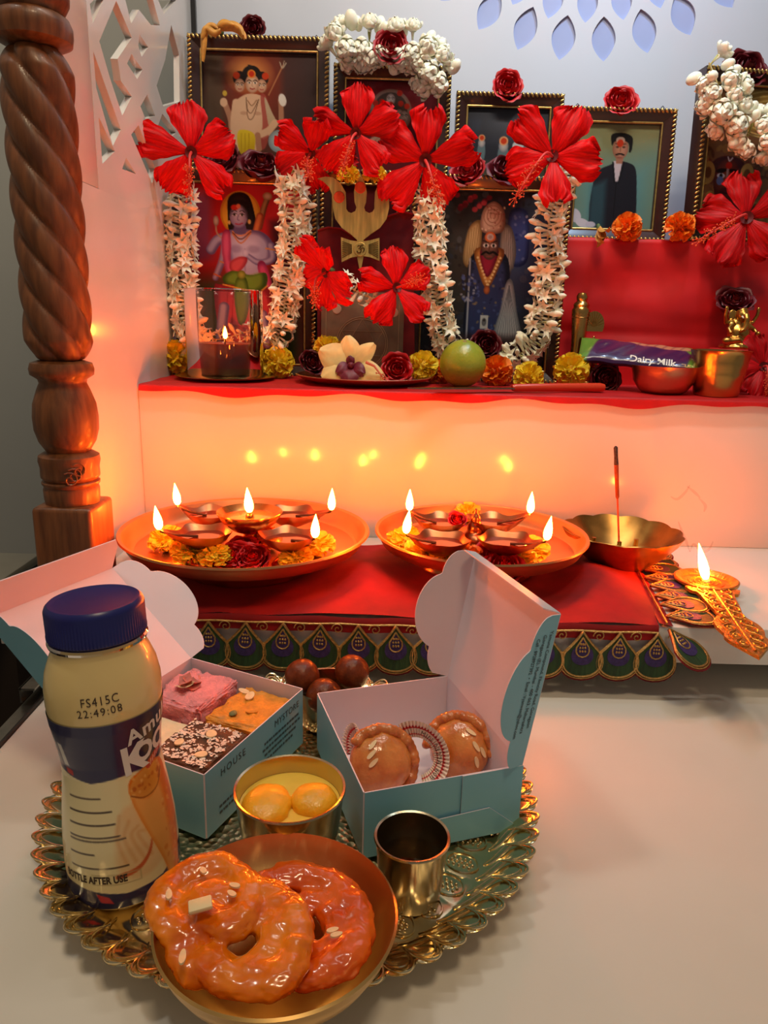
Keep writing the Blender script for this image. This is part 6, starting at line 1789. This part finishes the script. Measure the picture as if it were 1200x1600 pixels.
for a, L, W in ((0.15, .034, .026), (1.15, .040, .034), (-.80, .036, .022), (2.0, .036, .030), (-1.9, .040, .026)):
    MB().grid(orch_petal(L, W), 12, 8).build('petal', m_orc, t, RZ(a) @ RX(.18), smooth=180)
for a, L, W in ((PI - .1, .024, .024), (PI - 1.0, .020, .018), (PI + 1.0, .020, .018), (0.2, .012, .012)):
    MB().grid(orch_petal(L, W, .6), 10, 8).build('lip', m_orcl, t, RZ(a) @ RX(.5), smooth=180)
MB().ell((0, 0, .004), (.004, .004, .006), 10, 8).build('column', m_orcl, t)
# fallen pale petals beside the orchid
m_stray = mat('salmon_stamen', C(226, 120, 84), .6)
t = thing('fallen_stamen', 'salmon flower stamen fallen on the front of the copper plate', 'flower part', T(P(585, 575, y=.825)))
o_ = P(585, 575, y=.825)
MB().tube([P(572, 566, y=.828) - o_, P(585, 572, y=.824) - o_, P(594, 584, y=.82) - o_], [.0018, .0014, .001], 7).build('stalk', m_stray, t)
an = MB(); r_ = random.Random(2)
for k in range(16):
    e = P(597 + r_.uniform(-10, 10), 590 + r_.uniform(-8, 8), y=.818) - o_; an.tube([P(594, 584, y=.82) - o_, e], .0004, 4); an.ell(e, .0009, 5, 4)
an.build('anthers', m_stray, t)
m_lime = mat('green_lime', C(136, 158, 36), .30, col2=C(166, 178, 54), vscale=30, bump=.35, bscale=500, coat=.4, sss=.15)
pl_ = P(723, 570, y=.850)
Rl = .0262
t = thing('lime', 'round green lime on the upper step', 'lime', T(pl_.x, .850, Z2 + .0016 + Rl) @ RX(.4))
MB().ell((0, 0, 0), (Rl, Rl, Rl * 1.02), 40, 26, fun=lambda v: 1 + .035 * max(0, abs(v.z) - .9) * 8).build('rind', m_lime, t, smooth=180)
MB().lathe([(0, Rl * 1.06), (.0022, Rl * 1.055), (.003, Rl * 1.03)], 10).build('stem_scar', mat('stem_scar', C(150, 130, 70), .8), t)
ka = P(800, 607, z=Z2 + .006); kb = P(944, 607, z=Z2 + .006)
t = thing('knife', 'kitchen knife with an orange plastic handle at the edge of the step', 'knife', T(ka.x, ka.y, Z2 + .0022) @ RZ(math.atan2(kb.y - ka.y, kb.x - ka.x)))
Lk = (kb - ka).length
MB().tube([(0, 0, .0045), (.003, 0, .0046), (Lk * .5, 0, .005), (Lk - .006, 0, .005), (Lk - .001, 0, .0047), (Lk, 0, .0045)], [.0028, .0042, .0046, .0050, .0042, .0016], 14).build('handle', mat('orange_red_plastic', C(220, 62, 28), .35, coat=.3), t)
MB().prism([(-.118, .000), (-.108, -.006), (-.05, -.0085), (.0, -.0070), (.0, .0060), (-.05, .0060)], .0036, .0048).build('blade', mat('knife_steel', C(150, 138, 128), .22, metal=1), t, smooth=0, fix=True)

# ------------------------------------------------------------------ brass flask, oval figure, copper bowl, tumbler
pb = P(901, 560, y=.925)
def fz(py): return P(901, py, y=.925).z - Z2 - .0015
t = thing('brass_flask', 'slender brass flask with a knob top beside the red drape', 'flask', T(pb.x, .925, Z2 + .0015))
MB().lathe([(0, 0), (.010, 0), (.0105, .003), (.0080, .012), (.0085, fz(535)), (.0098, fz(505)), (.0108, fz(490)), (.0110, fz(484)), (.0090, fz(480)), (.0098, fz(476)), (.0085, fz(473)), (.0060, fz(470)), (.0066, fz(467)), (.0070, fz(463)), (.0052, fz(458)), (.0015, fz(456)), (0, fz(456))], 36).build('body', m_brass, t, smooth=40)
MB().lathe([(.0102, fz(497)), (.0110, fz(496)), (.0102, fz(495))], 30).build('band', m_oldbrass, t)
pb = P(926, 545, y=.915)
t = thing('oval_figure', 'small brass figure with a fan-shaped halo beside the flask', 'figurine', T(pb.x, .915, Z2 + .0015))
hz0 = P(926, 486, y=.915).z - Z2 - .0015
mb = MB(); mb.ell((0, 0, .012), (.010, .008, .012), 14, 8); mb.ell((0, 0, .030), (.0078, .006, .012), 14, 8); mb.ell((0, -.002, .047), (.0055, .005, .0065), 12, 8); mb.tube([(0, 0, .05), (0, 0, .060)], [.004, .001], 8)
for sx in (-1, 1): mb.tube([(sx * .007, 0, .036), (sx * .012, -.003, .026), (sx * .006, -.007, .022)], [.003, .0028, .002], 8)
mb.lathe([(0, 0), (.012, 0), (.012, .004), (0, .004)], 20)
link('body', remesh(mb, m_brass, .0011, 3), t)
fan = [(.0125 * math.cos(a), hz0 - .016 + .016 * math.sin(a)) for a in [PI * k / 24 - .5 + (1.0 * k / 24) for k in range(25)]]
MB().prism(fan, -.001, .001, M=T(0, .006, 0) @ RX(PI / 2)).build('halo', m_brass, t, smooth=0, fix=True)
ry = MB()
for k in range(11): a = PI * (k + .5) / 11; ry.tube([(0, .0045, hz0 - .018), (.0118 * math.cos(a), .0045, hz0 - .016 + .0150 * math.sin(a))], .0005, 4)
ry.build('rays', m_oldbrass, t)
MB().ell((0, -.0075, .038), (.003, .0015, .004), 8, 6).build('vermilion_mark', m_kum, t)
pc = P(1036, 615, z=Z2 + .002); pc.y = .845; pc.x = P(1036, 600, y=.845).x
t = thing('copper_bowl', 'small copper bowl under the chocolate bar', 'bowl', T(pc.x, pc.y, Z2 + .0020))
hb_ = P(1036, 572, y=.845).z - Z2 - .002
MB().lathe([(0, 0), (.022, 0), (.026, .003), (.0330, hb_ * .45), (.0352, hb_ * .8), (.0372, hb_), (.0376, hb_ + .0008), (.0366, hb_ + .0008), (.0342, hb_ * .8), (.032, hb_ * .46), (.025, .005), (0, .004)], 60).build('shell', m_copper, t, smooth=40)
pt_ = P(1120, 622, z=Z2); pt_.y = .832; pt_.x = P(1120, 600, y=.832).x
t = thing('brass_tumbler', 'tapered brass tumbler beside the copper bowl', 'tumbler', T(pt_.x, pt_.y, Z2 + .0020))
ht = P(1124, 548, y=.832).z - Z2 - .002
tp = [(0, 0), (.0225, 0), (.0235, .0015)]
for k in range(1, 12): tp.append((.0235 + .0075 * k / 12 + (.0004 if k in (5, 6, 8) else 0), ht * k / 12))
tp += [(.0315, ht), (.0320, ht + .0006), (.0308, ht + .0006), (.0240, .006), (0, .005)]
MB().lathe(tp, 60).build('shell', m_brass, t, smooth=30)

# ------------------------------------------------------------------ chocolate bar
m_choc = mat('purple_foil_wrapper', None, .28, attr='print', coat=.5)
ya = .848
ca = P(906, 545, y=.885); cb_ = P(1146, 572, y=.842)
t = thing('chocolate_bar', 'purple and green wrapped chocolate bar lying across the copper bowl and tumbler', 'chocolate bar', None)
ax_ = (cb_ - ca); Lc = ax_.length; xd = ax_.normalized(); nd = Vector((0, -.45, 1)); nd = (nd - xd * nd.dot(xd)).normalized(); yd = nd.cross(xd)
t.matrix_world = Matrix(((xd.x, yd.x, nd.x, ca.x), (xd.y, yd.y, nd.y, ca.y), (xd.z, yd.z, nd.z, ca.z), (0, 0, 0, 1)))
W2 = .027
cv = Canvas(0, 0, 240, 80, 2.0, (58, 24, 74))
cv.poly([(-5, -5), (36, -5), (26, 20), (12, 85), (-5, 85)], (96, 142, 52), soft=3); cv.poly([(245, -5), (150, -5), (176, 40), (164, 85), (245, 85)], (92, 140, 46), soft=4)
cv.poly([(80, 4), (170, 10), (160, 26), (90, 18)], (196, 130, 96), True, soft=3); cv.poly([(60, 3), (120, 2), (110, 10), (64, 9)], (188, 120, 92), True)
for k in range(7): cv.line([(96 + k * 14, 8), (88 + k * 14, 24)], 2.0, (120, 60, 70))
cv.ell(186, 28, 8, 5, (226, 226, 214)); cv.ell(186, 28, 4, 3, (60, 40, 80)); cv.ell(214, 20, 7, 4, (150, 190, 80))
for yy in (-1,): cv.line([(0, 60), (240, 58)], 1.0, (90, 50, 110), amt=.4)
def cfn(sgn):
    def fn(x, y):
        u = x / 240; v = y / 80
        s_ = (v - .5) * 2
        e = min(1, u / .09, (1 - u) / .09); e = max(0, e)
        hh = .0065 * e ** .6 * math.sqrt(max(0, 1 - s_ ** 4)) + .0003
        return (u * Lc, -s_ * W2 * (1 + .10 * (1 - e)) + .0006 * math.sin(u * 60) * (1 - e), sgn * hh + .0005 * math.sin(u * 37 + v * 9) * e)
    return fn
top_ = link('wrapper', cv.mesh('wrapper', cfn(1), m_choc), t)
link('wrapper_back', cv.mesh('wrapper_back', cfn(-1), m_choc), t)
me = text_mesh('Dairy Milk', .0125, m_white, .00005, align='LEFT', xscale=.95, offset=.0002)
link('lettering', me, t, T(Lc * .33, -W2 * .80, .0056) @ RX(.42))
me = text_mesh('SILK', .0055, mat('gold_print', C(206, 160, 90), .4, metal=.5), .00005, align='LEFT')
link('lettering', me, t, T(Lc * .66, -W2 * .86, .0050) @ RX(.45))

# ------------------------------------------------------------------ seated elephant-headed brass figure
m_gan = mat('antique_gold_figure', C(196, 146, 72), .28, metal=.95, var=.3, vscale=70, rvar=.08)
pg_ = P(1150, 545, y=.915)
hg = P(1150, 490, y=.915).z - P(1150, 545, y=.915).z
ks = 1.3 * hg / .060
ped = thing('figure_pedestal', 'round red cloth-covered pedestal under the brass elephant-headed figure', 'pedestal', T(pg_.x, .915, Z2 + .0015))
zpd = P(1150, 545, y=.915).z - Z2 - .0015
MB().lathe([(0, 0), (.030, 0), (.031, .002), (.031, zpd - .002), (.0295, zpd), (0, zpd)], 40).build('pedestal_body', m_satin2, ped)
MB().lathe([(.0312, .004), (.0318, .005), (.0312, .006)], 40).build('band', m_goldthread, ped)
mb = MB()
mb.lathe([(0, 0), (.022, 0), (.023, .003), (.020, .006), (0, .006)], 24)
mb.ell((0, 0, .020), (.0155, .013, .0145), 18, 12); mb.ell((0, .002, .032), (.012, .009, .010), 14, 8)
mb.ell((-.016, -.006, .0105), (.012, .007, .006), 12, 8); mb.ell((.016, -.006, .0105), (.012, .007, .006), 12, 8); mb.tube([(.022, -.006, .010), (.008, -.014, .009), (-.006, -.015, .008)], [.005, .0045, .0035], 8); mb.tube([(-.022, -.006, .010), (-.008, -.013, .012), (.004, -.014, .006)], [.005, .0045, .003], 8)
mb.ell((0, -.003, .044), (.0085, .0085, .0095), 14, 10); mb.lathe([(.008, .049), (.0088, .051), (.0065, .056), (.003, .060), (0, .0615)], 14)
for sx in (-1, 1): mb.ell((sx * .0115, 0, .044), (.006, .0016, .0078), 10, 7, M=RZ(sx * .3))
mb.tube([(0, -.010, .045), (-.001, -.014, .039), (-.002, -.0155, .031), (-.005, -.0155, .025), (-.009, -.014, .024)], [.0042, .0038, .0032, .0026, .0020], 10)
for sx in (-1, 1):
    mb.tube([(sx * .011, .001, .036), (sx * .021, .002, .034), (sx * .025, -.001, .044), (sx * .025, -.002, .050)], [.0036, .0030, .0026, .0022], 8); mb.ell((sx * .025, -.002, .052), (.003, .0025, .004), 8, 6)
    mb.tube([(sx * .011, -.001, .033), (sx * .020, -.005, .026), (sx * .021, -.012, .020)], [.0036, .003, .0024], 8)
mb.ell((.021, -.013, .021), .0032, 8, 6)
gt = thing('elephant_headed_figure', 'seated gold elephant-headed figurine in front of the red drape', 'figurine', T(pg_.x, .915, pg_.z) @ RZ(.25) @ S(ks))
link('body', remesh(mb, m_gan, .0011, 2), gt)
MB().tube([(-.007, -.0115, .0425), (-.009, -.017, .0405)], [.0012, .0007], 6).build('tusk', m_jasw, gt)
# ------------------------------------------------------------------ flowers lying on the lamp plates
GP = 'marigolds on the lamp plates'
def on(px, py, dz=.012): return P(px, py, z=PLATE_Z + dz)
lst = [(262, 843, 'y', .95, 'yellow marigold at the front left rim inside the larger plate'), (296, 862, 'y', .90, 'yellow marigold under the front left lamp of the larger plate'),
       (336, 868, 'y', .80, 'pale yellow marigold beside the red roses of the larger plate'), (494, 850, 'y', .95, 'yellow marigold under the front right lamp of the larger plate'),
       (462, 872, 'y', .80, 'yellow marigold at the front of the larger plate right of the roses'), (425, 842, 'o', .80, 'orange marigold behind the roses of the larger plate'),
       (634, 844, 'y', .95, 'yellow marigold at the left rim inside the smaller plate'), (662, 862, 'y', .95, 'yellow marigold under the front left lamp of the smaller plate'),
       (700, 872, 'y', .85, 'yellow marigold at the front of the smaller plate left of the roses'), (728, 868, 'o', .85, 'orange-yellow marigold between the front lamps of the smaller plate'),
       (828, 858, 'y', .95, 'yellow marigold under the front right lamp of the smaller plate'), (812, 870, 'y', .85, 'yellow marigold at the front rim of the smaller plate'), (730, 800, 'y', .80, 'yellow marigold at the back rim of the smaller plate')]
for k, (px, py, kd, s_, lb_) in enumerate(lst):
    marigold(lb_, on(px, py, .0095), ((-.1, .15, 0, .1)[k % 4], -.25, 1), kd, s_, k, GP, .62)
def plate_rose(label, px, py, s_, dz=.010):
    p = on(px, py, dz)
    t = rose(label, px, py, p.y, (0, -.6, 1), 'bright', s_)
    t['group'] = 'red roses on the lamp plates'
plate_rose('small red rose left in the cluster on the larger plate', 362, 866, .85); plate_rose('small red rose right in the cluster on the larger plate', 393, 868, .90); plate_rose('small red rose at the back of the cluster on the larger plate', 378, 852, .75)
plate_rose('small red rose at the left of the cluster on the smaller plate', 730, 884, .80); plate_rose('small red rose at the right of the cluster on the smaller plate', 788, 882, .95); plate_rose('small red rose at the back of the cluster on the smaller plate', 768, 868, .90)
rose('tiny red rose on the back lamp of the smaller plate', 715, 810, on(715, 810, .03).y, (0, -.6, 1), 'bright', .5)

# ------------------------------------------------------------------ faint smoke over the hand lamp
def smoke_mat():
    m = bpy.data.materials.new('thin_smoke'); m.use_nodes = True
    N, L = m.node_tree.nodes, m.node_tree.links; N.remove(N['Principled BSDF'])
    a = N.new('ShaderNodeBsdfTransparent'); b = N.new('ShaderNodeBsdfDiffuse'); b.inputs[0].default_value = (*C(120, 84, 70), 1)
    x = N.new('ShaderNodeMixShader'); x.inputs[0].default_value = .10
    L.new(a.outputs[0], x.inputs[1]); L.new(b.outputs[0], x.inputs[2]); L.new(x.outputs[0], N['Material Output'].inputs[0])
    return m
sm_ = MB(); ys = .645
for pth in ([(1078, 862), (1072, 846), (1066, 832), (1060, 815)], [(1078, 862), (1084, 850), (1096, 862), (1108, 858), (1114, 846)], [(1048, 776), (1058, 780), (1070, 770), (1078, 758)], [(1092, 778), (1102, 790), (1100, 800)], [(1074, 760), (1086, 770), (1094, 778)]):
    pts = crom([P(x, y_, y=ys) for x, y_ in pth], 6); n = len(pts)
    sm_.tube(pts, [.0004 + .0009 * math.sin(PI * i / (n - 1)) for i in range(n)], 6)
tag(sm_.build('smoke_wisp', smoke_mat(), smooth=180), 'faint curling smoke above the flame of the hand lamp', 'smoke', kind='stuff')
